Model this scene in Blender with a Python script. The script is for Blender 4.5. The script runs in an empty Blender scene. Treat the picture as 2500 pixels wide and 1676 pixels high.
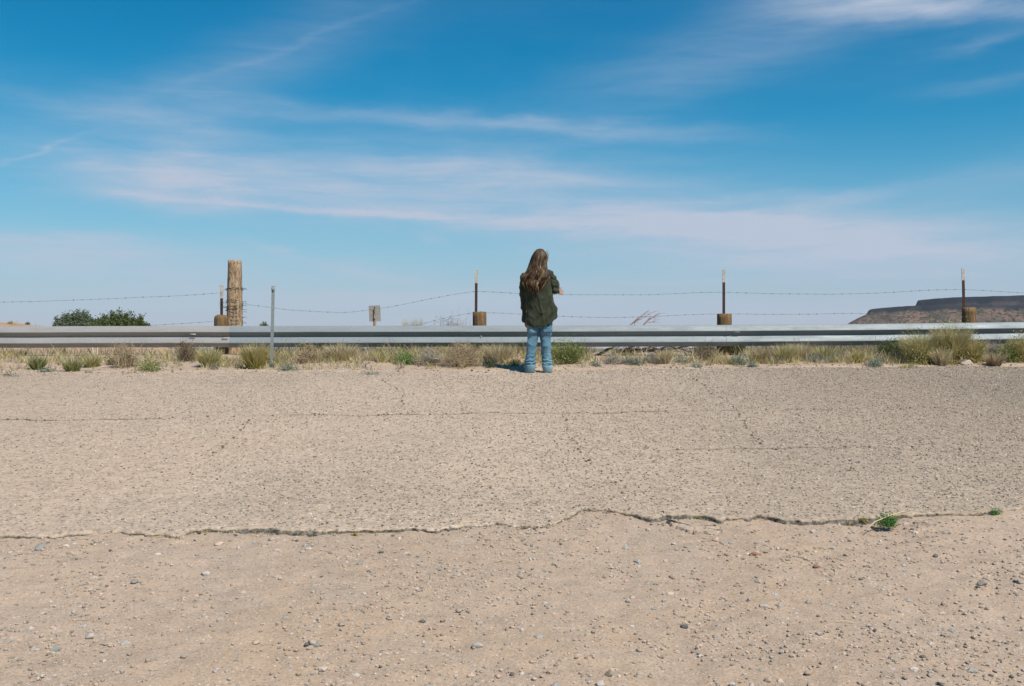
import bpy, math, random
import numpy as np
from mathutils import Vector, Matrix, noise as mnoise
R = math.radians
rng = np.random.default_rng(7)
random.seed(7)
scene = bpy.context.scene
COL = scene.collection

# ------------------------------------------------------------------ camera
F = 2430.0; CX = 1250.0; HZ = 838.0; CAMZ = 1.5
cam_d = bpy.data.cameras.new('camera'); cam = bpy.data.objects.new('camera', cam_d); COL.objects.link(cam)
cam.location = (0, 0, CAMZ); cam.rotation_euler = (R(90), 0, 0)
cam_d.sensor_width = 36; cam_d.lens = 36*F/2500; cam_d.clip_start = 0.05; cam_d.clip_end = 60000
scene.camera = cam

# ------------------------------------------------------------------ exposure / view
scene.view_settings.view_transform = 'Standard'
scene.view_settings.look = 'None'
scene.view_settings.exposure = 0.38
scene.view_settings.gamma = 1.0
scene.render.film_transparent = False
scene.cycles.max_bounces = 6
scene.cycles.diffuse_bounces = 3
scene.cycles.volume_bounces = 1

# ------------------------------------------------------------------ sun
SUN_EL = 54.0; SX, SY = 0.643, -0.766
SUN_AZ = math.atan2(SX, SY)
ld = bpy.data.lights.new('sun', 'SUN'); lo = bpy.data.objects.new('sun', ld); COL.objects.link(lo)
ld.energy = 4.6; ld.angle = R(0.5); ld.color = (1.0, 0.94, 0.86)
sd = Vector((math.sin(SUN_AZ)*math.cos(R(SUN_EL)), math.cos(SUN_AZ)*math.cos(R(SUN_EL)), math.sin(R(SUN_EL))))
lo.rotation_euler = sd.to_track_quat('Z', 'Y').to_euler()

# ------------------------------------------------------------------ sky (world)
world = bpy.data.worlds.new('World'); scene.world = world; world.use_nodes = True
wt = world.node_tree; wt.nodes.clear()
def N(t, kind, **kw):
    n = t.nodes.new(kind)
    for k, v in kw.items():
        if k.startswith('i_'):
            key = k[2:]; key = int(key) if key.isdigit() else key.replace('_', ' ')
            if hasattr(v, 'is_output') or isinstance(v, bpy.types.NodeSocket): t.links.new(v, n.inputs[key])
            else: n.inputs[key].default_value = v
        else: setattr(n, k, v)
    return n
def M(t, op, a, b=0.0, c=None, clamp=False):
    n = t.nodes.new('ShaderNodeMath'); n.operation = op; n.use_clamp = clamp
    for i, v in enumerate([a, b] + ([c] if c is not None else [])):
        if isinstance(v, bpy.types.NodeSocket): t.links.new(v, n.inputs[i])
        else: n.inputs[i].default_value = v
    return n.outputs[0]
def MIX(t, fac, a, b, blend='MIX'):
    n = t.nodes.new('ShaderNodeMix'); n.data_type = 'RGBA'; n.blend_type = blend; n.clamp_factor = True
    for s, v in ((n.inputs[0], fac), (n.inputs[6], a), (n.inputs[7], b)):
        if isinstance(v, bpy.types.NodeSocket): t.links.new(v, s)
        elif s == n.inputs[0]: s.default_value = v
        else: s.default_value = (*v[:3], 1)
    return n.outputs[2]
def RAMP(t, fac, stops, interp='LINEAR'):
    n = t.nodes.new('ShaderNodeValToRGB'); n.color_ramp.interpolation = interp
    cr = n.color_ramp
    while len(cr.elements) < len(stops): cr.elements.new(0.5)
    for e, (p, c) in zip(cr.elements, stops):
        e.position = p; e.color = (c, c, c, 1) if not hasattr(c, '__len__') else (*c[:3], 1)
    t.links.new(fac, n.inputs[0]); return n.outputs[0]

sky = N(wt, 'ShaderNodeTexSky', sky_type='NISHITA', sun_disc=False)
sky.sun_elevation = R(SUN_EL); sky.sun_rotation = SUN_AZ
sky.altitude = 1700; sky.air_density = 1.0; sky.dust_density = 0.6; sky.ozone_density = 1.6
tc = N(wt, 'ShaderNodeTexCoord')
sx = N(wt, 'ShaderNodeSeparateXYZ', i_0=tc.outputs['Generated'])
AZ = M(wt, 'ARCTAN2', sx.outputs[0], sx.outputs[1])
EL = M(wt, 'ARCSINE', sx.outputs[2])
# film-like azure: channel response of the clear air
sep = N(wt, 'ShaderNodeSeparateColor', i_0=sky.outputs[0])
SKY_S = 0.15
def chan(o, k, g): return M(wt, 'MULTIPLY', M(wt, 'POWER', o, g), k)
SKYK = dict(r=(0.026, 1.9), g=(0.63, 1.14), b=(1.00, 0.92))
skyc = N(wt, 'ShaderNodeCombineColor', i_0=chan(sep.outputs[0], *SKYK['r']), i_1=chan(sep.outputs[1], *SKYK['g']), i_2=chan(sep.outputs[2], *SKYK['b']))
# cirrus: streaks placed by azimuth and elevation, frayed by noise
cv = N(wt, 'ShaderNodeCombineXYZ', i_0=AZ, i_1=EL, i_2=0.0)
def wnoise(scale, sxx, syy, rot, detail, rough, dist=0.0, seed=0.0):
    mp = N(wt, 'ShaderNodeMapping', i_0=cv.outputs[0]); mp.inputs[1].default_value = (seed, seed*.7, 0)
    mp.inputs[2].default_value = (0, 0, R(rot)); mp.inputs[3].default_value = (sxx, syy, 1)
    nn = N(wt, 'ShaderNodeTexNoise', i_0=mp.outputs[0]) if False else wt.nodes.new('ShaderNodeTexNoise')
    wt.links.new(mp.outputs[0], nn.inputs['Vector']); nn.inputs['Scale'].default_value = scale
    nn.inputs['Detail'].default_value = detail; nn.inputs['Roughness'].default_value = rough; nn.inputs['Distortion'].default_value = dist
    return nn
warp1 = wnoise(3.0, 1, 3.0, 0, 3, .55, 0, 3.1)
wsep = N(wt, 'ShaderNodeSeparateColor', i_0=warp1.outputs[1])
warp2 = wnoise(14.0, 1, 3.5, 4, 4, .6, 0, 8.3)
AZw = M(wt, 'ADD', AZ, M(wt, 'MULTIPLY', M(wt, 'SUBTRACT', wsep.outputs[0], .5), .10))
ELw = M(wt, 'ADD', M(wt, 'ADD', EL, M(wt, 'MULTIPLY', M(wt, 'SUBTRACT', wsep.outputs[1], .5), .035)),
        M(wt, 'MULTIPLY', M(wt, 'SUBTRACT', warp2.outputs[0], .5), .022))
STREAKS = [  # x, y, half length, half width (photo pixels), tilt, strength
 (900,440,680,100,-1,.52),(430,430,220,55,-3,.34),(400,490,190,22,-8,.22),(1300,425,240,26,-3,.22),(1080,525,560,16,-2,.34),
 (620,500,420,14,-1,.16),(1950,590,560,85,-5,.74),(1700,545,430,26,-3,.34),(2250,640,330,40,-3,.30),(1420,565,320,20,-4,.26),
 (1600,500,300,16,3,.2),(2000,490,260,22,8,.22),(1480,312,330,22,-4,.26),(950,278,520,20,-2,.20),(330,275,260,28,-3,.20),
 (190,625,380,50,-3,.50),(120,585,200,16,0,.2),(900,668,150,20,-8,.34),(660,612,90,9,-12,.22),(1080,591,40,13,-2,.26),
 (640,150,380,75,24,.15),(700,115,330,8,23,.07),(95,372,130,5.5,22,.17),(210,398,60,6,15,.12),(2330,5,320,34,-6,.36),(2150,-10,320,50,-4,.24),
 (1850,90,470,85,17,.17),(2420,190,130,16,5,.10),(2450,90,120,14,8,.13),(1200,735,900,16,-1,.30),(1500,700,500,12,1,.22),(700,705,420,12,-2,.22),
 (1700,770,800,20,0,.22),(450,735,600,18,1,.18),(430,370,130,45,35,.16),(2480,420,180,40,4,.14)]
acc = None
for (px, py, hl, hw, tilt, st) in STREAKS:
    a0 = math.atan((px-CX)/F); e0 = math.atan((HZ-py)/F*math.cos(a0))
    c_, s_ = math.cos(R(tilt)), math.sin(R(tilt))
    dx = M(wt, 'SUBTRACT', AZw, a0); dy = M(wt, 'SUBTRACT', ELw, e0)
    u = M(wt, 'MULTIPLY_ADD', dx, c_, M(wt, 'MULTIPLY', dy, s_)); v = M(wt, 'MULTIPLY_ADD', dx, -s_, M(wt, 'MULTIPLY', dy, c_))
    u = M(wt, 'MULTIPLY', u, F/hl); v = M(wt, 'MULTIPLY', v, F/hw)
    r2 = M(wt, 'ADD', M(wt, 'MULTIPLY', u, u), M(wt, 'MULTIPLY', v, v))
    g = M(wt, 'MULTIPLY', M(wt, 'EXPONENT', M(wt, 'MULTIPLY', r2, -1.1)), st)
    acc = g if acc is None else M(wt, 'ADD', acc, g)
fib = wnoise(9.0, 1.0, 7.5, -3, 7, .62, .35, 1.7)
fib2 = wnoise(2.6, 1.0, 4.0, 8, 5, .55, .2, 5.2)
fr = M(wt, 'MULTIPLY_ADD', fib.outputs[0], 1.5, .05)
veil = M(wt, 'MULTIPLY', M(wt, 'SUBTRACT', fib2.outputs[0], .45, clamp=True), .32, clamp=True)
cl = M(wt, 'ADD', M(wt, 'MULTIPLY', acc, fr), M(wt, 'MULTIPLY', veil, M(wt, 'MULTIPLY', fr, .6)))
cl = M(wt, 'MULTIPLY', cl, 1.0, clamp=True)
# soft pale band of thin cloud and dust low over the horizon, all round
low = M(wt, 'MULTIPLY', M(wt, 'EXPONENT', M(wt, 'MULTIPLY', M(wt, 'POWER', M(wt, 'MULTIPLY', M(wt, 'ABSOLUTE', EL), 1/.122), 2.0), -1.)), .92)
cl2 = M(wt, 'MAXIMUM', cl, 0.0)
CLOUDC = (3.95, 4.55, 5.6)
LOWC = (3.95, 3.95, 4.9)
c1 = MIX(wt, low, skyc.outputs[0], LOWC)
c2 = MIX(wt, M(wt, 'MULTIPLY', cl2, 1.5, clamp=True), c1, CLOUDC)
bg = N(wt, 'ShaderNodeBackground', i_0=c2); bg.inputs[1].default_value = SKY_S*.62
wo = N(wt, 'ShaderNodeOutputWorld', i_0=bg.outputs[0])

# ------------------------------------------------------------------ helpers
def P(px, v, y): return Vector(((px-CX)/F*y, y, CAMZ+(HZ-v)/F*y))
SL = 0.0823
def gdepth(v): return CAMZ/((v-HZ)/F+SL)
def sstep(a, b, x):
    t = np.clip((x-a)/(b-a), 0, 1); return t*t*(3-2*t)
def _h(ix, iy, s):
    n = (ix.astype(np.int64)*374761393 + iy.astype(np.int64)*668265263 + s*1442695041) & 0xffffffff
    n = ((n ^ (n >> 13))*1274126177) & 0xffffffff
    n = (n ^ (n >> 16)) & 0xffffffff
    return n/4294967295.0
def vnoise(x, y, s=0):
    x = np.asarray(x, float); y = np.asarray(y, float)
    ix = np.floor(x); iy = np.floor(y); fx = x-ix; fy = y-iy
    fx = fx*fx*(3-2*fx); fy = fy*fy*(3-2*fy)
    a = _h(ix, iy, s); b = _h(ix+1, iy, s); c = _h(ix, iy+1, s); d = _h(ix+1, iy+1, s)
    return (a*(1-fx)+b*fx)*(1-fy)+(c*(1-fx)+d*fx)*fy
def fbm(x, y, s=0, o=4, g=.5):
    r = 0; a = 1; t = 0
    for i in range(o):
        r = r+a*vnoise(x*2**i+17.3*i, y*2**i+5.1*i, s+i); t += a; a *= g
    return r/t*2-1

def link(o, parent=None):
    COL.objects.link(o)
    if parent is not None: o.parent = parent
    return o
def tag(o, label=None, cat=None, group=None, kind=None):
    if label: o['label'] = label
    if cat: o['category'] = cat
    if group: o['group'] = group
    if kind: o['kind'] = kind
    return o
def empty(name, loc, label, cat, group=None, rz=0):
    o = bpy.data.objects.new(name, None); o.empty_display_size = .1
    o.location = loc; o.rotation_euler = (0, 0, rz); link(o); return tag(o, label, cat, group)

class MB:
    """collects vertices, faces and a colour per vertex; build() makes ONE mesh object"""
    def __init__(s): s.v = []; s.f4 = []; s.f3 = []; s.c = []; s.n = 0
    def add(s, v, quads=None, tris=None, col=None):
        v = np.asarray(v, float).reshape(-1, 3)
        if quads is not None and len(quads): s.f4.append(np.asarray(quads, np.int64)+s.n)
        if tris is not None and len(tris): s.f3.append(np.asarray(tris, np.int64)+s.n)
        c = np.ones((len(v), 3)) if col is None else np.broadcast_to(np.asarray(col, float), (len(v), 3))
        s.v.append(v); s.c.append(c); s.n += len(v)
    def build(s, name, mat, parent=None, smooth=True, cols=True, loc=None):
        v = np.concatenate(s.v); c = np.concatenate(s.c)
        if loc is not None: v = v-np.asarray(loc, float)
        f4 = np.concatenate(s.f4) if s.f4 else np.zeros((0, 4), np.int64)
        f3 = np.concatenate(s.f3) if s.f3 else np.zeros((0, 3), np.int64)
        me = bpy.data.meshes.new(name)
        me.vertices.add(len(v)); me.vertices.foreach_set('co', v.ravel())
        nl = f4.size+f3.size; me.loops.add(nl)
        me.loops.foreach_set('vertex_index', np.concatenate([f4.ravel(), f3.ravel()]).astype(np.int32))
        me.polygons.add(len(f4)+len(f3))
        st = np.concatenate([np.arange(len(f4))*4, f4.size+np.arange(len(f3))*3]).astype(np.int32)
        me.polygons.foreach_set('loop_start', st)
        me.polygons.foreach_set('use_smooth', np.full(len(st), smooth))
        me.update(calc_edges=True); me.validate()
        if cols:
            at = me.color_attributes.new('tint', 'FLOAT_COLOR', 'POINT')
            at.data.foreach_set('color', np.concatenate([c, np.ones((len(c), 1))], 1).ravel())
        me.materials.append(mat)
        o = bpy.data.objects.new(name, me)
        if loc is not None: o.location = tuple(loc)
        return link(o, parent)
    def tube(s, pts, rad, n=8, col=None, cap=True, squash=None):
        pts = np.asarray(pts, float); m = len(pts); rad = np.broadcast_to(np.asarray(rad, float), (m,))
        tg = np.gradient(pts, axis=0) if m > 1 else np.array([[0, 0, 1.]])
        tg /= np.linalg.norm(tg, axis=1)[:, None]+1e-12
        up = np.array([0, 0, 1.]) if abs(tg[0][2]) < .9 else np.array([0, 1., 0])
        a = np.cross(tg, up); a /= np.linalg.norm(a, axis=1)[:, None]+1e-12; b = np.cross(tg, a)
        th = np.arange(n)*2*np.pi/n
        v = pts[:, None]+rad[:, None, None]*(np.cos(th)[None, :, None]*a[:, None]+np.sin(th)[None, :, None]*b[:, None])
        i = np.arange(m-1)[:, None]; j = np.arange(n)[None]
        q = np.stack([i*n+j, i*n+(j+1) % n, (i+1)*n+(j+1) % n, (i+1)*n+j], -1).reshape(-1, 4)
        vv = v.reshape(-1, 3); tr = None
        if cap:
            vv = np.concatenate([vv, pts[:1], pts[-1:]]); k = m*n; jj = np.arange(n)
            tr = np.concatenate([np.stack([np.full(n, k), (jj+1) % n, jj], 1), np.stack([np.full(n, k+1), (m-1)*n+jj, (m-1)*n+(jj+1) % n], 1)])
        if col is not None and np.ndim(col) == 2: 
            cc = np.repeat(np.asarray(col), n, 0); cc = np.concatenate([cc, col[:1], col[-1:]]) if cap else cc
        else: cc = col
        s.add(vv, q, tr, cc)
    def box(s, lo, hi, col=None):
        x0, y0, z0 = lo; x1, y1, z1 = hi
        v = [(x0,y0,z0),(x1,y0,z0),(x1,y1,z0),(x0,y1,z0),(x0,y0,z1),(x1,y0,z1),(x1,y1,z1),(x0,y1,z1)]
        s.add(v, [(0,3,2,1),(4,5,6,7),(0,1,5,4),(1,2,6,5),(2,3,7,6),(3,0,4,7)], None, col)

# icosphere templates
import bmesh
def ico(sub):
    bm = bmesh.new(); bmesh.ops.create_icosphere(bm, subdivisions=sub, radius=1)
    v = np.array([x.co[:] for x in bm.verts]); f = np.array([[q.index for q in p.verts] for p in bm.faces]); bm.free(); return v, f
ICO = {k: ico(k) for k in (1, 2, 3)}

# ------------------------------------------------------------------ materials
def newmat(name):
    m = bpy.data.materials.new(name); m.use_nodes = True; t = m.node_tree
    b = t.nodes['Principled BSDF']; b.inputs['Specular IOR Level'].default_value = .25; return m, t, b
def tex(t, kind='Noise', scale=5., vec=None, **kw):
    n = t.nodes.new('ShaderNodeTex'+kind)
    if vec is not None: t.links.new(vec, n.inputs['Vector'])
    n.inputs['Scale'].default_value = scale
    for k, v in kw.items():
        if k in n.inputs: n.inputs[k].default_value = v
        else: setattr(n, k, v)
    return n
def objvec(t, sc=(1, 1, 1)):
    c = t.nodes.new('ShaderNodeTexCoord'); m = t.nodes.new('ShaderNodeMapping'); t.links.new(c.outputs['Object'], m.inputs[0])
    m.inputs[3].default_value = sc; return m.outputs[0]
def bump(t, b, h, st=.5, dist=.01, prev=None):
    n = t.nodes.new('ShaderNodeBump'); n.inputs['Strength'].default_value = st; n.inputs['Distance'].default_value = dist
    t.links.new(h, n.inputs['Height'])
    if prev is not None: t.links.new(prev, n.inputs['Normal'])
    if b is not None: t.links.new(n.outputs[0], b.inputs['Normal'])
    return n.outputs[0]
def tinted(name, base=(1, 1, 1), rough=.8, translucent=0., noise_s=0., noise_a=.2, bumpd=0.):
    m, t, b = newmat(name)
    a = t.nodes.new('ShaderNodeAttribute'); a.attribute_name = 'tint'
    c = MIX(t, 1.0, a.outputs['Color'], base, 'MULTIPLY')
    if noise_s:
        nn = tex(t, 'Noise', noise_s, objvec(t), Detail=4.)
        c = MIX(t, 1.0, c, RAMP(t, nn.outputs[0], [(.25, 1-noise_a), (.75, 1+noise_a)]), 'MULTIPLY')
        if bumpd: bump(t, b, nn.outputs[0], .7, bumpd)
    t.links.new(c, b.inputs['Base Color']); b.inputs['Roughness'].default_value = rough
    if translucent:
        tr = t.nodes.new('ShaderNodeBsdfTranslucent'); t.links.new(c, tr.inputs[0])
        ms = t.nodes.new('ShaderNodeMixShader'); ms.inputs[0].default_value = translucent
        t.links.new(b.outputs[0], ms.inputs[1]); t.links.new(tr.outputs[0], ms.inputs[2])
        t.links.new(ms.outputs[0], t.nodes['Material Output'].inputs[0])
    return m

def mat_ground():
    m, t, b = newmat('dirt'); v = objvec(t)
    big = tex(t, 'Noise', .55, v, Detail=5., Roughness=.55)
    c = RAMP(t, big.outputs[0], [(.3, (.47, .343, .238)), (.5, (.44, .333, .246)), (.75, (.485, .367, .272))])
    pat = tex(t, 'Noise', 3.2, v, Detail=5., Roughness=.6)
    c = MIX(t, RAMP(t, pat.outputs[0], [(.5, 0), (.72, .45)]), c, (.39, .32, .26))
    md = tex(t, 'Noise', 9., v, Detail=5., Roughness=.7); c = MIX(t, 1., c, RAMP(t, md.outputs[0], [(.3, .86), (.5, 1.), (.7, 1.1)]), 'MULTIPLY')
    fine = tex(t, 'Noise', 80., v, Detail=4., Roughness=.8)
    c = MIX(t, 1., c, RAMP(t, fine.outputs[0], [(.3, .66), (.48, 1.), (.7, 1.25)]), 'MULTIPLY')
    vo = tex(t, 'Voronoi', 85., v); sc = N(t, 'ShaderNodeSeparateColor', i_0=vo.outputs['Color'])
    dotm = M(t, 'MULTIPLY', M(t, 'LESS_THAN', vo.outputs['Distance'], .33), M(t, 'GREATER_THAN', sc.outputs[0], .72))
    c = MIX(t, M(t, 'MULTIPLY', dotm, .75), c, RAMP(t, sc.outputs[1], [(.0, (.16, .14, .13)), (.35, (.33, .29, .25)), (.7, (.58, .5, .43)), (.95, (.8, .74, .68))]))
    vo2 = tex(t, 'Voronoi', 34., v); sc2 = N(t, 'ShaderNodeSeparateColor', i_0=vo2.outputs['Color'])
    dot2 = M(t, 'MULTIPLY', M(t, 'LESS_THAN', vo2.outputs['Distance'], .3), M(t, 'GREATER_THAN', sc2.outputs[0], .74))
    c = MIX(t, M(t, 'MULTIPLY', dot2, .6), c, RAMP(t, sc2.outputs[1], [(.0, (.26, .25, .25)), (.4, (.42, .38, .35)), (.8, (.6, .5, .44))]))
    # redder open soil beyond the shoulder, scrub speckle far away
    g = t.nodes.new('ShaderNodeNewGeometry'); sp = N(t, 'ShaderNodeSeparateXYZ', i_0=g.outputs['Position'])
    far = RAMP(t, M(t, 'DIVIDE', sp.outputs[1], 100.), [(.15, 0), (.19, 1)])
    fn = tex(t, 'Noise', .9, v, Detail=6., Roughness=.7)
    fc = RAMP(t, fn.outputs[0], [(.35, (.27, .19, .12)), (.48, (.42, .275, .185)), (.62, (.48, .325, .225))])
    c = MIX(t, far, c, fc)
    vf = RAMP(t, M(t, 'DIVIDE', sp.outputs[1], 3000.), [(.02, 0), (.1, 1)])
    fn2 = tex(t, 'Noise', .02, v, Detail=8., Roughness=.7)
    c = MIX(t, vf, c, RAMP(t, fn2.outputs[0], [(.35, (.07, .08, .045)), (.6, (.26, .18, .12))]))
    t.links.new(c, b.inputs['Base Color']); b.inputs['Roughness'].default_value = .95; b.inputs['Specular IOR Level'].default_value = .1
    p = bump(t, None, fine.outputs[0], .8, .006)
    h = M(t, 'ADD', dotm, M(t, 'MULTIPLY', dot2, 1.6))
    bump(t, b, h, .6, .004, p)
    return m
def mat_asphalt():
    m, t, b = newmat('weathered_asphalt'); v = objvec(t)
    big = tex(t, 'Noise', .35, v, Detail=5., Roughness=.6)
    g = t.nodes.new('ShaderNodeNewGeometry'); sp = N(t, 'ShaderNodeSeparateXYZ', i_0=g.outputs['Position'])
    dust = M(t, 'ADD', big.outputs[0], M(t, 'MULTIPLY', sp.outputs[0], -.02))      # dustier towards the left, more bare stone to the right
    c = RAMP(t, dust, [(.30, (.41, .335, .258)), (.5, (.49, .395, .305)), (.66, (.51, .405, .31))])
    c = MIX(t, 1., c, RAMP(t, M(t, 'MULTIPLY_ADD', M(t, 'ADD', sp.outputs[0], M(t, 'MULTIPLY', big.outputs[0], 2.)), .06, .44), [(.10, (.89, .87, .85)), (.30, (1.02, .985, .96)), (.5, (1.10, 1.055, 1.02)), (.68, (.92, .895, .86)), (.85, (.71, .69, .645))]), 'MULTIPLY')  # darker to both sides: lens vignetting painted in, plus darker stone at right
    clump = tex(t, 'Noise', 14., v, Detail=4., Roughness=.75); c = MIX(t, 1., c, RAMP(t, clump.outputs[0], [(.30, .74), (.45, .97), (.55, 1.03), (.70, 1.2)]), 'MULTIPLY')
    mid = tex(t, 'Noise', 5., v, Detail=5., Roughness=.65)
    c = MIX(t, 1., c, RAMP(t, mid.outputs[0], [(.3, .93), (.7, 1.06)]), 'MULTIPLY')
    fine = tex(t, 'Noise', 45., v, Detail=4., Roughness=.8)
    c = MIX(t, 1., c, RAMP(t, fine.outputs[0], [(.3, .5), (.46, .98), (.56, 1.05), (.7, 1.4)]), 'MULTIPLY')
    vo = tex(t, 'Voronoi', 40., v); sc = N(t, 'ShaderNodeSeparateColor', i_0=vo.outputs['Color'])
    thr = RAMP(t, dust, [(.33, .50), (.66, .74)])
    st = M(t, 'MULTIPLY', M(t, 'LESS_THAN', vo.outputs['Distance'], .36), M(t, 'GREATER_THAN', sc.outputs[0], thr))
    c = MIX(t, M(t, 'MULTIPLY', st, .8), c, RAMP(t, sc.outputs[1], [(.0, (.11, .105, .105)), (.35, (.22, .20, .185)), (.55, (.36, .30, .26)), (.8, (.52, .44, .38)), (.97, (.78, .72, .66))]))
    pit = tex(t, 'Noise', 24., v, Detail=4., Roughness=.75)
    pm = RAMP(t, pit.outputs[0], [(.61, 0), (.66, 1)])
    c = MIX(t, M(t, 'MULTIPLY', pm, .62), c, (.10, .082, .066))
    t.links.new(c, b.inputs['Base Color']); b.inputs['Roughness'].default_value = .92; b.inputs['Specular IOR Level'].default_value = .15
    p = bump(t, None, clump.outputs[0], .5, .012); p = bump(t, None, fine.outputs[0], .9, .010, p)
    h = M(t, 'SUBTRACT', st, M(t, 'MULTIPLY', pm, 1.2))
    bump(t, b, h, .7, .005, p)
    return m
def mat_steel(name, col, rough, metal, grime):
    m, t, b = newmat(name); v = objvec(t, (1, 6, 6))
    n1 = tex(t, 'Noise', 2.2, v, Detail=6., Roughness=.65); n2 = tex(t, 'Noise', 60., objvec(t, (.5, 1, 1)), Detail=3.)
    c = MIX(t, RAMP(t, n1.outputs[0], [(.4, 0), (.7, 1)]), col, tuple(x*grime for x in col))
    c = MIX(t, 1., c, RAMP(t, n2.outputs[0], [(.3, .92), (.7, 1.06)]), 'MULTIPLY')
    t.links.new(c, b.inputs['Base Color']); b.inputs['Metallic'].default_value = metal
    t.links.new(RAMP(t, n1.outputs[0], [(.3, rough-.05), (.7, rough+.1)]), b.inputs['Roughness']); return m
def mat_wood(name, c1, c2, c3, sc=1., zs=.7):
    m, t, b = newmat(name); v = objvec(t, (14*sc, 14*sc, zs*sc))
    n1 = tex(t, 'Noise', 3., v, Detail=6., Roughness=.7); n2 = tex(t, 'Noise', 9., v, Detail=4., Roughness=.7)
    c = RAMP(t, n1.outputs[0], [(.3, c1), (.5, c2), (.7, c3)])
    c = MIX(t, RAMP(t, n2.outputs[0], [(.54, 0), (.62, .85)]), c, tuple(x*.35 for x in c1))
    bl = tex(t, 'Noise', 6., objvec(t), Detail=4.); c = MIX(t, 1., c, RAMP(t, bl.outputs[0], [(.3, .8), (.7, 1.15)]), 'MULTIPLY')
    t.links.new(c, b.inputs['Base Color']); b.inputs['Roughness'].default_value = .9
    bump(t, b, n2.outputs[0], 1., .012); return m
def mat_plain(name, col, rough=.7, metal=0., ns=20., na=.15):
    m, t, b = newmat(name); nn = tex(t, 'Noise', ns, objvec(t), Detail=4.)
    c = MIX(t, 1., RAMP(t, nn.outputs[0], [(.3, 1-na), (.7, 1+na)]), col, 'MULTIPLY')
    t.links.new(c, b.inputs['Base Color']); b.inputs['Roughness'].default_value = rough; b.inputs['Metallic'].default_value = metal; return m

m_ground = mat_ground(); m_asph = mat_asphalt()
m_galv = mat_steel('galvanized_steel', (.265, .30, .315), .55, .12, .86)
m_galv2 = mat_steel('bright_galvanized_steel', (.385, .37, .355), .45, .15, .82)
m_post = mat_wood('treated_post_wood', (.12, .07, .035), (.26, .16, .075), (.38, .25, .13))
m_old = mat_wood('old_weathered_wood', (.13, .075, .04), (.42, .285, .17), (.72, .56, .40), .62, 3.2)
m_rust = mat_plain('rusty_steel', (.085, .05, .035), .8, .2, 40, .4)
m_wire = mat_plain('rusty_wire', (.07, .055, .05), .8, .2, 90, .3)
m_white = mat_plain('flaking_white_paint', (.55, .50, .44), .8, 0, 60, .45)
m_zinc = mat_plain('zinc_post', (.36, .39, .38), .5, .4, 30, .12)
m_sign = mat_steel('weathered_sign_back', (.36, .35, .32), .7, .2, .7)
m_leaf = tinted('plant_blades', rough=.75, translucent=.35)
m_twig = tinted('dry_twigs', rough=.85)
m_tree = tinted('juniper_foliage', rough=.8, translucent=.15)
m_bark = mat_wood('juniper_bark', (.10, .07, .05), (.18, .13, .10), (.26, .20, .16))
m_stone = tinted('river_stone', rough=.8, noise_s=60., noise_a=.18, bumpd=.003)
m_crack = mat_plain('crack_filled_with_soil', (.17, .145, .10), .95, 0, 40, .4)

# ------------------------------------------------------------------ ground
EDGE = np.array([(-200,1306),(0,1305),(123,1307.5),(180,1302),(240,1299.5),(342,1299),(400,1303),(438,1311),(452,1300),(465,1291),(566,1289),(668,1289),(785,1294),(940,1290),(1069,1290),(1149,1281),(1224,1278),
 (1250,1285),(1282,1287.5),(1320,1285),(1351,1277),(1394,1258),(1421,1239.5),(1490,1246),(1549,1254),(1592,1265),(1624,1256.5),(1710,1255),(1758,1267),(1827,1261),(1848,1254),(1907,1266),(1998,1269),
 (2105,1263.5),(2158,1258),(2265,1253),(2340,1254),(2426,1247.5),(2500,1239),(2700,1236)], float)
ey = CAMZ/((EDGE[:, 1]-HZ)/F+SL); ex = (EDGE[:, 0]-CX)/F*ey
FAR = np.array([(-200,914),(0,912),(300,911),(600,908),(900,908),(1200,907),(1500,903),(1800,900),(2100,898),(2300,896),(2500,895),(2700,895)], float)
fy_ = CAMZ/((FAR[:, 1]-HZ)/F+SL); fx_ = (FAR[:, 0]-CX)/F*fy_
def edge(x): return np.interp(x, ex, ey)
def faredge(x): return np.interp(x, fx_, fy_)
def H(x, y):
    x = np.asarray(x, float); y = np.asarray(y, float)
    pl = SL*np.clip(y, 0, 16.3)
    e = edge(x); fe = faredge(x)+.10*fbm(x*2.2, y*2.2, 31, 4)
    dirt = -.015-.034*np.clip(vnoise(x*1.5, y*.5, 3)*1.9-.6, 0, 1)*(.25+.75*vnoise(x*6, y*2, 8))+.011*fbm(x*9, y*9, 6, 3)+.008*fbm(x*28, y*28, 16, 2)+.012*fbm(x*3, y*3, 5, 4)-.02*sstep(0, 2.2, e-y)
    under = -.08
    strip = .012+.035*fbm(x*1.3, y*1.3, 9, 5)+.03*sstep(.2, 1.5, y-fe)-.16*sstep(15.5, 15.9, y)*(1-sstep(16.6, 18.5, y))
    k1 = sstep(.05, .16, y-e); k2 = sstep(-.06, .06, y-fe)
    near = dirt*(1-k1)+(under*(1-k2)+strip*k2)*k1
    t = np.maximum(y-16.5, 0); ax = x/np.maximum(y, 1)
    right = -.19*t+.0007*t*t*(t < 130)-0*t
    right = np.where(t < 130, -.19*t+.0005*t*t, -.19*130+.0005*130*130-.06*(t-130))
    right = np.maximum(right, -42)+fbm(x*.3, y*.3, 11, 4)*.10*np.minimum(t*.2, 1)
    wl = sstep(-.27, -.36, ax)
    left = .015*np.minimum(t, 14)+sstep(-.40, -.50, ax)*.50*sstep(6, 16, t)-.14*np.maximum(t-17, 0)
    left = np.maximum(left, -42)+fbm(x*.8, y*.8, 13, 5)*.13*np.minimum(t*.25, 1)
    beyond = right*(1-wl)+left*wl
    far = sstep(200, 700, y)
    z = pl+near*(y < 60)+beyond
    z = z*(1-far)+far*(-41+fbm(x*.004, y*.004, 21, 3)*3)
    zf = np.where(y < 200, z, z)
    return zf
def axis(segs):
    out = []
    for a, b, st in segs: out.append(np.arange(a, b, st))
    return np.concatenate(out)
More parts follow.
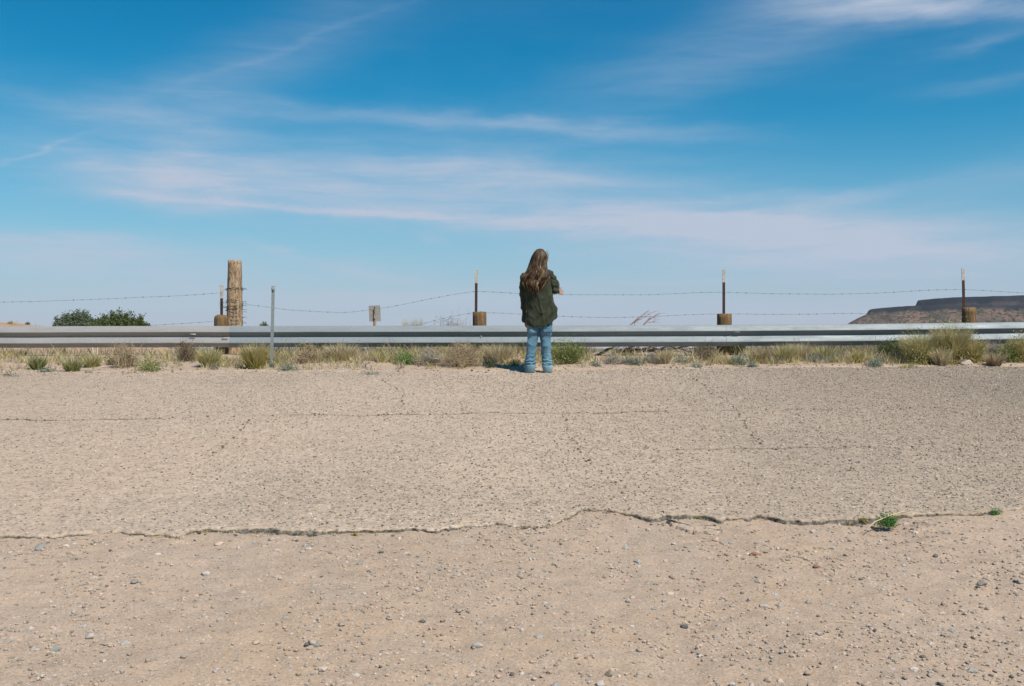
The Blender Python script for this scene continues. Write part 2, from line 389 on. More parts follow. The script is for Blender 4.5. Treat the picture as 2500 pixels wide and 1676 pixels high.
gx = np.concatenate([-np.geomspace(6000, 40, 36), axis([(-39, -9, .5), (-9, -4, .12), (-4, 4, .04), (4, 9, .12), (9, 39, .5)]), np.geomspace(40, 6000, 36)])
gy = np.concatenate([[-3000, -600, -150, -60, -30, -15], axis([(-10, 3, .5), (3, 6.3, .03), (6.3, 13, .3), (13, 18, .07), (18, 40, .3), (40, 80, 1)]), np.geomspace(80, 8000, 60)])
X, Y = np.meshgrid(gx, gy); Z = H(X, Y)
nx, ny = len(gx), len(gy)
def gridquads(nx, ny):
    i = np.arange(ny-1)[:, None]; j = np.arange(nx-1)[None]
    return np.stack([i*nx+j, i*nx+j+1, (i+1)*nx+j+1, (i+1)*nx+j], -1).reshape(-1, 4)
b = MB(); b.add(np.stack([X, Y, Z], -1), gridquads(nx, ny)); g_o = b.build('ground', m_ground, cols=False); tag(g_o, kind='structure')

# asphalt sheet with a broken near edge
px_ = np.concatenate([np.arange(-60, -9, 1.), np.arange(-9, -4, .08), np.arange(-4, 4, .012), np.arange(4, 9, .08), np.arange(9, 61, 1.)])
e0 = edge(px_)+.030*fbm(px_*7, px_*0+2, 41, 5, .6)+.022*fbm(px_*26, px_*0, 47, 4, .65)
rows = np.concatenate([[-.04, -.03, -.02, -.012, 0, .008, .02, .04, .07], np.linspace(.11, 1, 14)**1.0, np.linspace(1.2, 10.5, 40)])
PXX = np.tile(px_, (len(rows), 1)); PYY = e0[None]+rows[:, None]
crumb = fbm(PXX*30, PYY*30, 43, 3)
for k_, (dz_, am_) in enumerate([(0, .016), (0, .018), (0, .014), (0, .008)]): PYY[k_] = e0+am_*fbm(px_*38+k_*9, px_*0+k_*3.3, 48+k_, 3, .7)-.004*(k_ < 3)
PZ = SL*PYY+.004*fbm(PXX*1.1, PYY*1.1, 45, 3)+.0035*crumb*np.exp(-np.maximum(rows, 0)[:, None]/.06)
wob = .006*fbm(px_*30, px_*0, 55, 3)
PZ[4] += -.007+wob; PZ[5] += -.002+wob*.5; PZ[3] = SL*PYY[3]-.012+wob; PZ[2] = SL*PYY[2]-.024; PZ[1] = SL*PYY[1]-.04; PZ[0] = SL*PYY[0]-.09
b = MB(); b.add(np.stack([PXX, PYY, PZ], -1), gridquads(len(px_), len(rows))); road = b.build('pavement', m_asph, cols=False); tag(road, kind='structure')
m_core = mat_plain('broken_asphalt_core', (.19, .17, .14), .95, 0, 45, .9); road.data.materials.append(m_core)
mi = np.zeros(len(road.data.polygons), np.int32); mi[:3*(len(px_)-1)] = 1; road.data.polygons.foreach_set('material_index', mi)
def road_z(x, y): return SL*y+.004*fbm(np.asarray(x)*1.1, np.asarray(y)*1.1, 45, 3)
CR = [[(-10,1026),(120,1025),(260,1023),(380,1024),(500,1021),(560,1018),(760,1014),(900,1015),(1000,1012),(1180,1010),(1290,1011),(1400,1008),(1500,1009),(1640,1005),(1800,1003),(1960,1003),(2150,1000),(2300,997)],
      [(1640,1097),(1760,1094),(1950,1095),(2100,1091),(2250,1092)],[(1690,925),(1715,938),(1735,962),(1768,975),(1800,1004)],[(2290,912),(2340,932),(2370,940),(2440,955),(2500,968)],[(615,1025),(585,1060),(560,1080),(545,1100),(505,1120),(455,1168)],
      [(1372,1012),(1388,1035),(1385,1060),(1410,1085),(1412,1102),(1442,1135)],[(930,925),(950,940),(980,960),(985,1000),(1000,1012)],[(1442,1135),(1500,1170),(1530,1215)],[(1800,1004),(1830,1050),(1860,1094)]]
# cracks in the sheet
v1, f1 = ICO[1]
for ci, ln in enumerate(CR):
    b = MB(); pts = [(P(p, v, gdepth(v))) for p, v in ln]
    seg = np.array([[p.x, p.y] for p in pts]); d = np.r_[0, np.cumsum(np.linalg.norm(np.diff(seg, axis=0), axis=1))]
    s = np.arange(0, d[-1], .02); x = np.interp(s, d, seg[:, 0])+.03*fbm(s*3, s*0+9+ci, 57, 4); y = np.interp(s, d, seg[:, 1])+.13*fbm(s*1.7, s*0+ci, 51, 5, .6)
    lat = .85 if ci < 1 else .55
    w = np.clip(.014+.022*fbm(s*9, s*0, 53+ci, 4, .7)+.012*fbm(s*.9, s*0, 63+ci, 2), .0, .035)*lat
    on = w > .004; z = road_z(x, y)+.003
    for k in range(len(s)-1):
        if on[k] and on[k+1]:
            b.add([(x[k], y[k]-w[k]/2, z[k]), (x[k+1], y[k+1]-w[k+1]/2, z[k+1]), (x[k+1], y[k+1]+w[k+1]/2, z[k+1]), (x[k], y[k]+w[k]/2, z[k])], [(0, 1, 2, 3)])
        if rng.random() < .16*(.3+vnoise(np.array(s[k]*2.), np.array(ci*3.), 64)):
            r_ = rng.uniform(.004, .011); b.add(v1*rng.uniform(.7, 1.2, (len(v1), 1))*[r_*1.4, r_, r_]+[x[k]+rng.normal(0, .01), y[k]+rng.normal(0, .012), z[k]+r_*.3], None, f1)
    if b.n: b.build('crack', m_crack, road, cols=False)

# broken slab lying off the edge
def slab(poly, thick, label):
    pts = np.array([P(p, v, gdepth(v))[:2] for p, v in poly]); c = pts.mean(0)
    n = 60; ang = np.linspace(0, 1, len(pts)+1); loop = np.vstack([pts, pts[:1]])
    tt = np.linspace(0, 1, n, endpoint=False); lx = np.interp(tt, ang, loop[:, 0]); ly = np.interp(tt, ang, loop[:, 1])
    lx = lx+rng.normal(0, .006, n); ly = ly+rng.normal(0, .006, n)
    b = MB(); v = []; rs = [1.02, 1.0, .9, .7, .45, .2]
    for i, r in enumerate(rs):
        xx = c[0]+(lx-c[0])*r; yy = c[1]+(ly-c[1])*r
        zz = SL*yy-.02+thick*(0 if i == 0 else (.8 if i == 1 else 1))-(.04 if i == 0 else 0)+.003*fbm(xx*25, yy*25, 61, 3)
        v.append(np.stack([xx, yy, zz], 1))
    v = np.concatenate(v+[[[c[0], c[1], SL*c[1]-.02+thick]]]); q = []; tr = []
    for i in range(len(rs)-1):
        for j in range(n): q.append((i*n+j, i*n+(j+1) % n, (i+1)*n+(j+1) % n, (i+1)*n+j))
    for j in range(n): tr.append(((len(rs)-1)*n+j, (len(rs)-1)*n+(j+1) % n, len(rs)*n))
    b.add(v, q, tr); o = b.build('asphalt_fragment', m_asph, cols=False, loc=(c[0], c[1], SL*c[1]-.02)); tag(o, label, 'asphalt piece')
slab([(1628,1262),(1645,1276),(1690,1290),(1765,1290),(1752,1279),(1700,1270)], .004, 'flat broken piece of gray asphalt just off the pavement edge right of the deep step')
slab([(2228,1268),(2262,1282),(2276,1279),(2262,1270)], .006, 'small dark asphalt chunk right of the bright green weed')
slab([(345,1301),(400,1313),(440,1316),(452,1309),(400,1303)], .004, 'thin crumbling asphalt chunk at the left end of the pavement edge')

# ------------------------------------------------------------------ stones and gravel
def gz(x, y): return float(H(x, y))
def stone_mesh(w, d, h, seed, sub=2, angular=0.):
    v, f = ICO[sub]; r = np.random.default_rng(seed); v = v.copy()
    off = r.uniform(-9, 9, 3)
    k = np.array([mnoise.noise(Vector(p*1.3)+Vector(off)) for p in v]); v = v*(1+.28*k[:, None])
    if angular:
        for _ in range(5):
            nrm = r.normal(size=3); nrm /= np.linalg.norm(nrm); dd = v@nrm; lim = r.uniform(.45, .75)
            v = v-np.maximum(dd-lim, 0)[:, None]*nrm*.9
    return v*np.array([w/2, d/2, h/2]), f
CST = dict(gray=(.35,.30,.25), pale=(.46,.415,.37), blue=(.28,.265,.25), tan=(.45,.35,.26), pink=(.52,.375,.30), dark=(.14,.13,.115), red=(.30,.15,.10), olive=(.29,.25,.185))
STN = [ # px, v, width px, height px, colour, label or None
 (503,1382,25,17,'pale','pale round stone casting a dark rim, upper left of the dirt shoulder'),(236,1313,17,13,'gray',None),(328,1405,22,12,'blue',None),(219,1529,25,16,'pale',None),
 (256,1547,12,9,'tan',None),(268,1548,11,9,'tan',None),(281,1546,13,10,'pink',None),(403,1657,27,24,'dark','dark angular stone at the bottom edge of the picture, left side'),
 (763,1552,24,18,'gray','gray stone topping a small cluster of pebbles left of centre'),(748,1560,14,10,'dark',None),(780,1560,18,8,'gray',None),(833,1510,20,13,'gray',None),(950,1495,18,8,'blue',None),(1030,1498,19,9,'dark',None),
 (1120,1475,17,13,'gray',None),(1166,1553,30,18,'pale','large pale oval stone near the bottom centre of the dirt'),(1043,1653,32,17,'gray',None),(626,1551,21,11,'tan',None),(62,1666,22,12,'gray',None),(447,1583,18,11,'gray',None),(363,1592,18,17,'gray',None),
 (285,1574,14,10,'gray',None),(98,1331,24,13,'blue',None),(535,1313,26,10,'pink','flat pinkish stone sunk below the pavement edge, left side'),(1150,1620,20,12,'pink',None),(1175,1612,16,8,'tan',None),(1215,1622,22,10,'pink',None),(1250,1617,12,14,'dark',None),
 (1466,1637,25,18,'pale','pale round stone with a dark underside, lower of two beside each other at the bottom'),(1488,1616,22,17,'olive','gray-olive stone just above a pale one at the bottom, right of centre'),(1373,1651,18,12,'gray',None),(1441,1621,11,9,'pale',None),
 (1670,1494,20,16,'dark','dark gray stone standing alone right of centre on the dirt'),(1707,1538,17,15,'pink','pink round stone touching a small gray one, right of centre'),(1692,1550,13,10,'gray',None),(1435,1524,15,13,'tan',None),(1455,1505,18,8,'gray',None),(1560,1553,18,11,'gray',None),(1537,1554,14,10,'gray',None),
 (1840,1341,32,11,'red','flat reddish brown shard on the dirt, right of centre'),(1993,1366,22,11,'red','thin dark reddish shard right of and below the larger red shard'),(1762,1640,19,10,'blue',None),(1876,1626,22,12,'tan',None),(1975,1619,22,12,'tan',None),(2110,1652,16,14,'olive',None),
 (2296,1648,20,13,'dark','dark blue-gray stone near the bottom right corner'),(2280,1662,16,11,'dark',None),(2398,1400,26,20,'gray','rounded gray stone with smaller ones at its foot, at the right side'),(2386,1411,14,10,'dark',None),(2285,1341,13,13,'dark','small black cinder on the dirt below the bright green weed'),
 (1688,1644,18,10,'dark',None),(2438,1412,12,9,'gray',None),(2488,1400,14,16,'blue',None),(1747,1302,19,13,'pink',None),(1270,1393,17,12,'gray',None),(1300,1590,20,9,'tan',None),(1305,1633,16,11,'pink',None),(2265,1468,20,10,'pink',None),(2205,1542,14,10,'blue',None),(2253,1580,16,8,'dark',None),
 (2470,1610,12,12,'dark',None),(2420,1612,14,10,'dark',None),(2135,1518,10,12,'dark',None),(1645,1312,14,8,'pale',None),(1850,1345,8,7,'red',None),(1380,1405,10,8,'gray',None),(780,1585,12,9,'pale',None),(970,1573,15,9,'tan',None),(1038,1569,12,9,'gray',None),(1250,1508,14,8,'tan',None),(888,1557,14,7,'olive',None),
 (180,1466,12,12,'pale',None),(118,1568,16,9,'red',None),(20,1430,14,10,'gray',None),(75,1605,16,8,'gray',None),(560,1640,14,9,'pale',None),(680,1655,14,9,'gray',None),(525,1622,16,11,'pale',None),(900,1380,14,9,'dark',None),(718,1300,12,9,'gray',None),(725,1303,10,8,'dark',None),(930,1337,15,7,'dark',None)]
GRP = 'loose stones scattered over the dirt shoulder'
SHARED = {'gray':'gray stone lying loose on the sandy shoulder','pale':'pale stone lying loose on the sandy shoulder','blue':'blue-gray stone lying loose on the sandy shoulder','tan':'tan stone lying loose on the sandy shoulder','pink':'pinkish stone lying loose on the sandy shoulder','dark':'dark stone lying loose on the sandy shoulder','red':'small reddish stone lying loose on the sandy shoulder','olive':'olive stone lying loose on the sandy shoulder'}
USED = set()
def stone_label(px, v, w, c):
    cols_ = [(250,'left of below the two trees'),(480,'below the two trees'),(640,'below the corner post'),(800,'right of below the marker post'),(1020,'below the gray sign'),(1200,'below the second wooden post'),(1420,'below the person'),(1660,'below the dead branches'),(1900,'below the third wooden post'),(2150,'right of below the third wooden post'),(2380,'below the flowering shrubs'),(9999,'by the right edge')]
    rows_ = [(1350,'just under the pavement edge'),(1430,'on upper dirt'),(1510,'on middle dirt'),(1590,'on lower dirt'),(9999,'at the very bottom')]
    where = next(t for m, t in cols_ if px < m); row = next(t for m, t in rows_ if v < m)
    nm = dict(gray='gray', pale='pale', blue='blue-gray', tan='tan', pink='pinkish', dark='dark', red='reddish', olive='olive')[c]
    for size in (['large', 'biggish'] if w > 18 else ['medium', 'mid-size'] if w > 13 else ['small', 'little']):
        lb = '%s %s stone %s, %s' % (size, nm, row, where)
        if lb not in USED and (size in ('large', 'medium', 'small') or w > 13): USED.add(lb); return lb
    return None
def put_stone(px, v, w, h, c, label, seed):
    label = label or stone_label(px, v, w, c)
    if label is None and seed >= 400: return
    y = gdepth(v+h*.35)+.0; s = y/F; p = P(px, v, y); z = gz(p.x, y)
    W = w*s; Hh = max(h*s*1.0, W*.4)
    vv, f = stone_mesh(W, W*.85, Hh, seed, 3 if w > 18 else 2, 1. if c in ('dark', 'red') else .4)
    col = np.array(CST[c])*rng.uniform(.88, 1.12)
    b = MB(); b.add(vv, None, f, col); o = b.build('stone', m_stone)
    o.location = (p.x, y, z+Hh*.22); o.rotation_euler = (0, 0, rng.uniform(-.5, .5))
    tag(o, label or SHARED[c], 'stone', GRP)
for i, s_ in enumerate(STN): put_stone(*s_, seed=100+i)
for i in range(200):
    v = rng.uniform(1310, 1676); px = rng.uniform(0, 2500); k = ['gray','pale','tan','blue','pink','dark','olive'][rng.integers(0, 7)]
    if rng.random() < .35: px = 2500-abs(rng.normal(0, 420)); 
    if not 0 < px < 2500: continue
    w = rng.uniform(7, 13)*(.75+.35*(v-1300)/376); put_stone(px, v, w, w*rng.uniform(.45, .75), k, None, 400+i)
# gravel: everything smaller, one mass
def gravel(n, name, area, smin, smax, zfun, pal, mat, dens=None, sink=.3, pw=2.2):
    v0, f0 = ICO[1]; b = MB(); A = []; C = []; k = 0
    x0, x1, y0, y1 = area
    X = rng.uniform(x0, x1, n*4); Y = rng.uniform(y0, y1, n*4); keep = dens(X, Y) > rng.random(len(X)); X = X[keep][:n]; Y = Y[keep][:n]; n = len(X)
    S = smin+(smax-smin)*rng.random(n)**pw
    Zc = zfun(X, Y); th = rng.uniform(0, 2*np.pi, n); asp = rng.uniform(.6, 1, n); hh = rng.uniform(.4, .8, n)
    jit = 1+rng.normal(0, .12, (n, len(v0)))
    V = v0[None]*jit[..., None]*.5*S[:, None, None]*np.stack([np.ones(n), asp, hh], 1)[:, None]
    c, s = np.cos(th)[:, None], np.sin(th)[:, None]
    VX = V[..., 0]*c-V[..., 1]*s+X[:, None]; VY = V[..., 0]*s+V[..., 1]*c+Y[:, None]; VZ = V[..., 2]+(Zc+S*hh*.5*(1-2*sink))[:, None]
    col = np.array(pal)[rng.integers(0, len(pal), n)]*rng.uniform(.8, 1.2, (n, 1))
    F_ = f0[None]+(np.arange(n)*len(v0))[:, None, None]
    b.add(np.stack([VX, VY, VZ], -1), None, F_.reshape(-1, 3), np.repeat(col, len(v0), 0)); return b.build(name, mat, smooth=False)
pal = [CST[k] for k in ('gray', 'pale', 'tan', 'tan', 'pink', 'gray', 'tan', 'gray', 'olive')]+[(.44,.34,.255)]*6
def dd(X, Y): return (Y < edge(X)+.02)*np.clip(.12+1.3*vnoise(X*2.5, Y*2.5, 71)**3+.6*vnoise(X*8, Y*8, 72)**4+.18*X/3*(Y < 4.6), 0, 1)*(abs(X) < .54*Y)
o = gravel(12500, 'gravel', (-3.2, 3.2, 3.3, 6.1), .005, .027, H, pal, m_stone, dd, sink=.42, pw=2.8); tag(o, 'fine gravel and grit scattered over the sandy dirt shoulder', 'gravel', kind='stuff')
def d1(X, Y): return (Y < edge(X)+.02)*np.exp(-(edge(X)-Y)/.06)*np.clip(vnoise(X*3, Y*0, 84)*2-.5, .05, 1)
o = gravel(1500, 'asphalt_crumbs', (-3.2, 3.2, 5.0, 6.0), .006, .028, H, [(.13,.12,.105), (.18,.165,.145), (.09,.085,.075), (.3,.26,.22)], m_stone, d1); tag(o, 'dark crumbs broken off the pavement edge', 'asphalt crumbs', kind='stuff')
def d2(X, Y): return (Y > edge(X)+.05)*(.15+1.1*np.exp(-(Y-edge(X))/.8))*(abs(X) < .54*Y)
pal2 = [(.17,.15,.14), (.12,.11,.10), (.42,.35,.29), (.3,.25,.21), (.2,.17,.15), (.55,.48,.42)]
o = gravel(2600, 'grit', (-7, 7, 5.3, 13.5), .006, .018, road_z, pal2, m_stone, d2, sink=.25); tag(o, 'loose grit lying on the worn pavement', 'grit', kind='stuff')
def dag(X, Y): return (Y > edge(X)+.03)*(Y < faredge(X)+.05)*(abs(X) < .56*Y)*np.clip(.55+.09*X+.5*(vnoise(X*1.3, Y*.8, 85)-.5), .15, 1)
pal4 = [(.45,.37,.305), (.41,.345,.285), (.52,.44,.37), (.49,.395,.325), (.22,.19,.155), (.15,.135,.115), (.30,.26,.21), (.60,.53,.45), (.36,.28,.23), (.27,.24,.20)]
ag = gravel(85000, 'aggregate', (-8.2, 8.2, 5.2, 14.5), .006, .020, road_z, pal4, m_stone, dag, sink=.30, pw=1.9); ag.parent = road; tag(ag, kind='structure')
def dfl(X, Y): return (Y < edge(X)-.05)*(abs(X) < .54*Y)*np.clip(.3+vnoise(X*2, Y*2, 86), 0, 1)
o = gravel(420, 'flat_stones', (-3.2, 3.2, 3.3, 6.0), .014, .055, H, [(.40,.345,.285), (.36,.33,.29), (.50,.42,.35), (.47,.36,.28), (.33,.32,.29), (.44,.37,.30)], m_stone, dfl, sink=.62, pw=2.0); tag(o, 'flat stones trodden flush into the dirt shoulder', 'stones', kind='stuff')
def d3(X, Y): return (Y > faredge(X)-.5)*(Y < 15)*np.exp(-abs(Y-faredge(X)-.1)/.5)*(abs(X) < .54*Y)
o = gravel(2200, 'gravel', (-8, 8, 12.8, 15), .012, .045, lambda x, y: np.maximum(H(x, y), road_z(x, y)*(y < 14.5)), pal+[(.55,.45,.38)]*3, m_stone, d3); tag(o, 'gravel strewn along the far pavement edge under the weeds', 'gravel', kind='stuff')

# ------------------------------------------------------------------ guardrail
RY = 15.38
def railtop(px):
    v = np.interp(px, [-700, 0, 1340, 1780, 2100, 2500, 3100], [798, 797.3, 795.3, 793.8, 791.5, 787, 778]); return CAMZ+(HZ-v)/F*RY
PROF = [(0,0),(-.004,-.003),(-.024,-.030),(-.046,-.064),(-.058,-.086),(-.061,-.093),(-.061,-.098),(-.055,-.104),(-.032,-.130),(-.012,-.152),(-.008,-.157),(-.009,-.162),(-.013,-.168),(-.034,-.204),(-.055,-.242),(-.062,-.254),(-.064,-.262),(-.062,-.268),(-.044,-.288),(-.018,-.316),(-.014,-.324),(-.014,-.330)]
rail = empty('guardrail', (0, RY, SL*RY), 'long galvanized W-beam guardrail on round wooden posts crossing the whole picture', 'guardrail')
def panel(p0, p1, mat, dy, wob=0., label=None):
    b = MB(); pxs = np.linspace(p0, p1, 80); xs = (pxs-CX)/F*RY; zt = railtop(pxs)
    pr = []
    P2 = np.array(PROF)
    # thickness: back skin 4 mm behind
    loop = np.vstack([P2, (P2+np.array([.004, 0]))[::-1]])
    n = len(loop); V = []
    for x, z in zip(xs, zt):
        wv = wob*fbm(x*.9, x*0, 5, 3)
        V.append(np.stack([np.full(n, x), RY+dy+loop[:, 0]+wv, z+loop[:, 1]+wv*.4], 1))
    V = np.concatenate(V); m = len(xs); q = []
    i = np.arange(m-1)[:, None]; j = np.arange(n)[None]
    q = np.stack([i*n+j, (i+1)*n+j, (i+1)*n+(j+1) % n, i*n+(j+1) % n], -1).reshape(-1, 4)
    b.add(V, q); o = b.build('rail_panel', mat, rail, cols=False, loc=(0, 0, 0))
    o.data.transform(Matrix.Translation((0, -RY, -SL*RY)))
    if label: o['label'] = label
    es = o.modifiers.new('b', 'EDGE_SPLIT'); es.split_angle = R(60)
    return o
panel(-700, 562, m_galv2, -.005, .012, 'brighter pinkish gray beam panel at the left, dented at its end')
panel(556, 1790, m_galv, 0, .003)
panel(1772, 3100, m_galv, -.005, .003)
def cyl_local(mb, cx, cy, z0, z1, r0, r1, n=20, dome=0., seed=1, rough=.004):
    zs = list(np.linspace(z0, z1, 14)); rs = list(np.interp(zs, [z0, z1], [r0, r1]))
    if dome: zs[-1] -= dome; zs += [z1-dome*.35, z1-dome*.08]; rs += [r1*.85, r1*.55]
    else: zs += [z1+.002]; rs += [r1*.93]
    th = np.arange(n)*2*np.pi/n; V = []
    rr = np.random.default_rng(seed); prof = 1+rr.normal(0, rough/r0, n)
    for z, r in zip(zs, rs): V.append(np.stack([cx+r*prof*np.cos(th), cy+r*prof*np.sin(th), np.full(n, z)+(rr.normal(0, .003, n) if z > z1-.01 else 0)], 1))
    m = len(zs); V = np.concatenate(V+[[[cx, cy, zs[-1]]]]); i = np.arange(m-1)[:, None]; j = np.arange(n)[None]
    q = np.stack([i*n+j, i*n+(j+1) % n, (i+1)*n+(j+1) % n, (i+1)*n+j], -1).reshape(-1, 4)
    t = [((m-1)*n+k, (m-1)*n+(k+1) % n, m*n) for k in range(n)]; mb.add(V, q, t)
def bolt(px, v, s=1.):
    b = MB(); p = P(px, v, RY-.02); pts = [(p.x, RY-.004, p.z), (p.x, RY-.022, p.z), (p.x, RY-.03, p.z)]
    b.tube(pts, [.016*s, .016*s, .009*s], 10); b.box((p.x-.05*s, RY-.012, p.z-.018*s), (p.x+.05*s, RY-.007, p.z+.018*s))
    o = b.build('bolt', m_zinc, rail, cols=False); o.data.transform(Matrix.Translation((0, -RY, -SL*RY)))
for k, (px, vt, dome) in enumerate([(-60, 768, 0), (540, 769, .05), (1171, 762.5, 0), (1769, 767, 0), (2366, 752, 0)]):
    yc = RY+.125; p = P(px, vt, yc); b = MB(); r = 16.8*yc/F
    cyl_local(b, p.x, yc, SL*yc-.3, p.z, r*1.03, r*.97, dome=dome, seed=k)
    o = b.build('post', m_post, rail, cols=False, loc=(p.x, yc, 0)); o.data.transform(Matrix.Translation((0, 0, -SL*RY))); o.location = (p.x, .125, 0)
    bolt(px+(3 if k != 3 else 14), {1: 820, 2: 822, 3: 820.5, 4: 814}.get(k, 821), 1.)
# torn tags and reflectors on the beam
for px, v in [(548, 826), (470, 817), (1800, 811)]:
    b = MB(); p = P(px, v, RY-.08); b.box((p.x-.045, RY-.062, p.z-.008), (p.x+.045, RY-.056, p.z+.010))
    o = b.build('tag', m_white, rail, cols=False); o.data.transform(Matrix.Translation((0, -RY, -SL*RY)))

# ------------------------------------------------------------------ barbed wire fence
FY = 16.05
fence = empty('barbed_wire_fence', (0, FY, SL*FY), 'rusty barbed wire fence strung on steel posts behind the guardrail', 'fence')
def shift(o): o.data.transform(Matrix.Translation((0, -FY, -SL*FY))); return o
TP = [(-75, 700, 740), (541, 697, 729), (1163, 660, 692), (1767, 660, 690), (2351, 657, 685), (2950, 655, 690)]
for px, vt, vw in TP:
    p = P(px, vt, FY); pw = P(px, vw, FY); x = p.x; lean = {1163: .012, 2351: -.035}.get(px, 0)
    b = MB()
    def tee(mb, z0, z1, g=0.):
        zb = SL*FY-.2; f = lambda z: lean*(p.z-z)/(p.z-zb)*-1
        for lo_, hi_ in (((-.022, -.004), (.022, .004)), ((-.004, .004), (.004, .036))):
            v = []
            for z in (z0, z1):
                xx = x+f(z)
                v += [(xx+lo_[0]-g, FY+lo_[1]-g, z), (xx+hi_[0]+g, FY+lo_[1]-g, z), (xx+hi_[0]+g, FY+hi_[1]+g, z), (xx+lo_[0]-g, FY+hi_[1]+g, z)]
            mb.add(v, [(0,3,2,1),(4,5,6,7),(0,1,5,4),(1,2,6,5),(2,3,7,6),(3,0,4,7)])
    tee(b, SL*FY-.2, p.z); o = shift(b.build('steel_post', m_rust, fence, smooth=False, cols=False))
    b = MB(); tee(b, pw.z, p.z+.003, .0025); o2 = b.build('painted_tip', m_white, o, smooth=False, cols=False); o2.data.transform(Matrix.Translation((0, -FY, -SL*FY)))
# big old corner post
BYY = 16.12
pt = P(572.5, 636, BYY); b = MB(); nseg = 40; n = 28; zs = np.linspace(SL*BYY-.4, pt.z, nseg); th = np.arange(n)*2*np.pi/n; V = []
for i, z in enumerate(zs):
    t = (z-zs[0])/(zs[-1]-zs[0]); r = np.interp(t, [0, .45, .72, 1], [.125, .129, .124, .110]); 
    cxx = pt.x+np.interp(t, [0, 1], [-.003, .004])
    cth, sth = np.cos(th-.25), np.sin(th-.25); r = r*1.04/(np.abs(cth)**3.4+np.abs(sth)**3.4)**(1/3.4)*.93
    rr = r*(1+.07*fbm(th*2.5, th*0+z*1.2, 91, 4)-.05*(np.sin(th*9+fbm(th, th*0+z*2, 3, 2)) > .8))
    rr[0:2] *= 1.0
    V.append(np.stack([cxx+rr*np.cos(th), BYY+rr*np.sin(th), np.full(n, z)+(i == nseg-1)*.018*fbm(th*3, th*0, 93, 3)], 1))
V = np.concatenate(V+[[[pt.x, BYY, pt.z-.02]]]); i = np.arange(nseg-1)[:, None]; j = np.arange(n)[None]
b.add(V, np.stack([i*n+j, i*n+(j+1) % n, (i+1)*n+(j+1) % n, (i+1)*n+j], -1).reshape(-1, 4), [((nseg-1)*n+k, (nseg-1)*n+(k+1) % n, nseg*n) for k in range(n)])
cp = b.build('corner_post', m_old, fence, cols=False, loc=(pt.x, BYY, 0)); cp.data.transform(Matrix.Translation((0, 0, -SL*FY))); cp.location = (pt.x, BYY-FY, 0)
cp['label'] = 'thick weathered wooden corner post wrapped in wire'
def barbs(mb, path, step=.14):
    d = np.r_[0, np.cumsum(np.linalg.norm(np.diff(path, axis=0), axis=1))]
    for s in np.arange(rng.uniform(0, step), d[-1], step):
        p = np.array([np.interp(s, d, path[:, k]) for k in range(3)])
        for _ in range(3):
            v = rng.normal(size=3); v /= np.linalg.norm(v); mb.tube([p-v*.014, p+v*.014], .0017, 3)
def wire(pts, r=.0016, w=.004, depth=FY-.02):
    pp = np.array([P(a, v, depth)[:] for a, v in pts]); d = np.r_[0, np.cumsum(np.linalg.norm(np.diff(pp, axis=0), axis=1))]
    s = np.linspace(0, d[-1], int(d[-1]/.06)+2)
    # smooth interpolation
    q = np.stack([np.interp(s, d, pp[:, k]) for k in range(3)], 1)
    ker = np.hanning(11); ker /= ker.sum(); qp = np.pad(q, ((5, 5), (0, 0)), 'reflect', reflect_type='odd'); q = np.stack([np.convolve(qp[:, k], ker, 'valid') for k in range(3)], 1)
    q[:, 2] += w*fbm(s*1.6, s*0+d[-1], 95, 3)
    b = MB(); b.tube(q, r, 5); barbs(b, q); return shift(b.build('wire_strand', m_wire, fence, cols=False))
wire([(-300,742),(0,738.5),(100,736),(220,732),(330,727),(420,723.5),(500,718.5),(541,715)])
wire([(541,714),(552,705)], w=0)
wire([(592,743),(640,748),(700,757),(800,763),(850,764),(900,757),(960,749),(1050,730),(1120,717),(1163,711.5)])
wire([(1163,711.5),(1200,713),(1268,717.5),(1340,720),(1480,720),(1580,720.5),(1680,716),(1730,713.5),(1767,714)])
wire([(1767,714),(1900,718),(2020,719),(2150,716),(2260,709),(2351,706.5)])
wire([(2351,706.5),(2420,711),(2500,716),(2700,722),(2950,706)])
wire([(-300,812),(0,803),(200,800),(370,795),(450,790),(530,784.5),(541,783)])
wire([(592,800),(760,812),(900,812),(980,803),(1030,792),(1080,778),(1150,764),(1163,763)])
wire([(1163,763),(1230,765),(1280,768),(1360,773),(1500,776),(1600,773),(1700,768),(1767,766)])
wire([(1767,766),(1860,768),(1980,768),(2060,765),(2110,766),(2240,778),(2351,760)])
wire([(2351,760),(2500,772),(2700,780),(2950,762)])
# wire wraps round the corner post
for v0, tilt in [(706,.02),(708,-.02),(738,.03),(742,-.03),(748,.01),(752,.02),(757,-.02),(763,.03),(776,.02),(784,-.01),(790,.015)]:
    b = MB(); z0 = P(572, v0, BYY).z; a = np.linspace(0, 2*np.pi, 40); r = .134
    q = np.stack([pt.x+r*np.cos(a), BYY+r*np.sin(a), z0+tilt*np.sin(a+rng.uniform(0, 6))+.004*rng.normal(size=40).cumsum()*.1], 1)
    b.tube(q, .0024, 5); barbs(b, q, .12)
    e = rng.choice([-1, 1]); p = np.array([pt.x+e*.13, BYY-.02, z0]); b.tube([p, p+[e*.05, 0, .012], p+[e*.075, 0, -.004]], .003, 4)
    w_ = b.build('wire_wrap', m_wire, cp, cols=False); w_.data.transform(Matrix.Translation((-pt.x, -BYY, -SL*FY)))
for v0, v1 in [(738, 744), (742, 737), (747, 749), (752, 752)]:
    wire([(535, v0), (552, v1)], w=0)

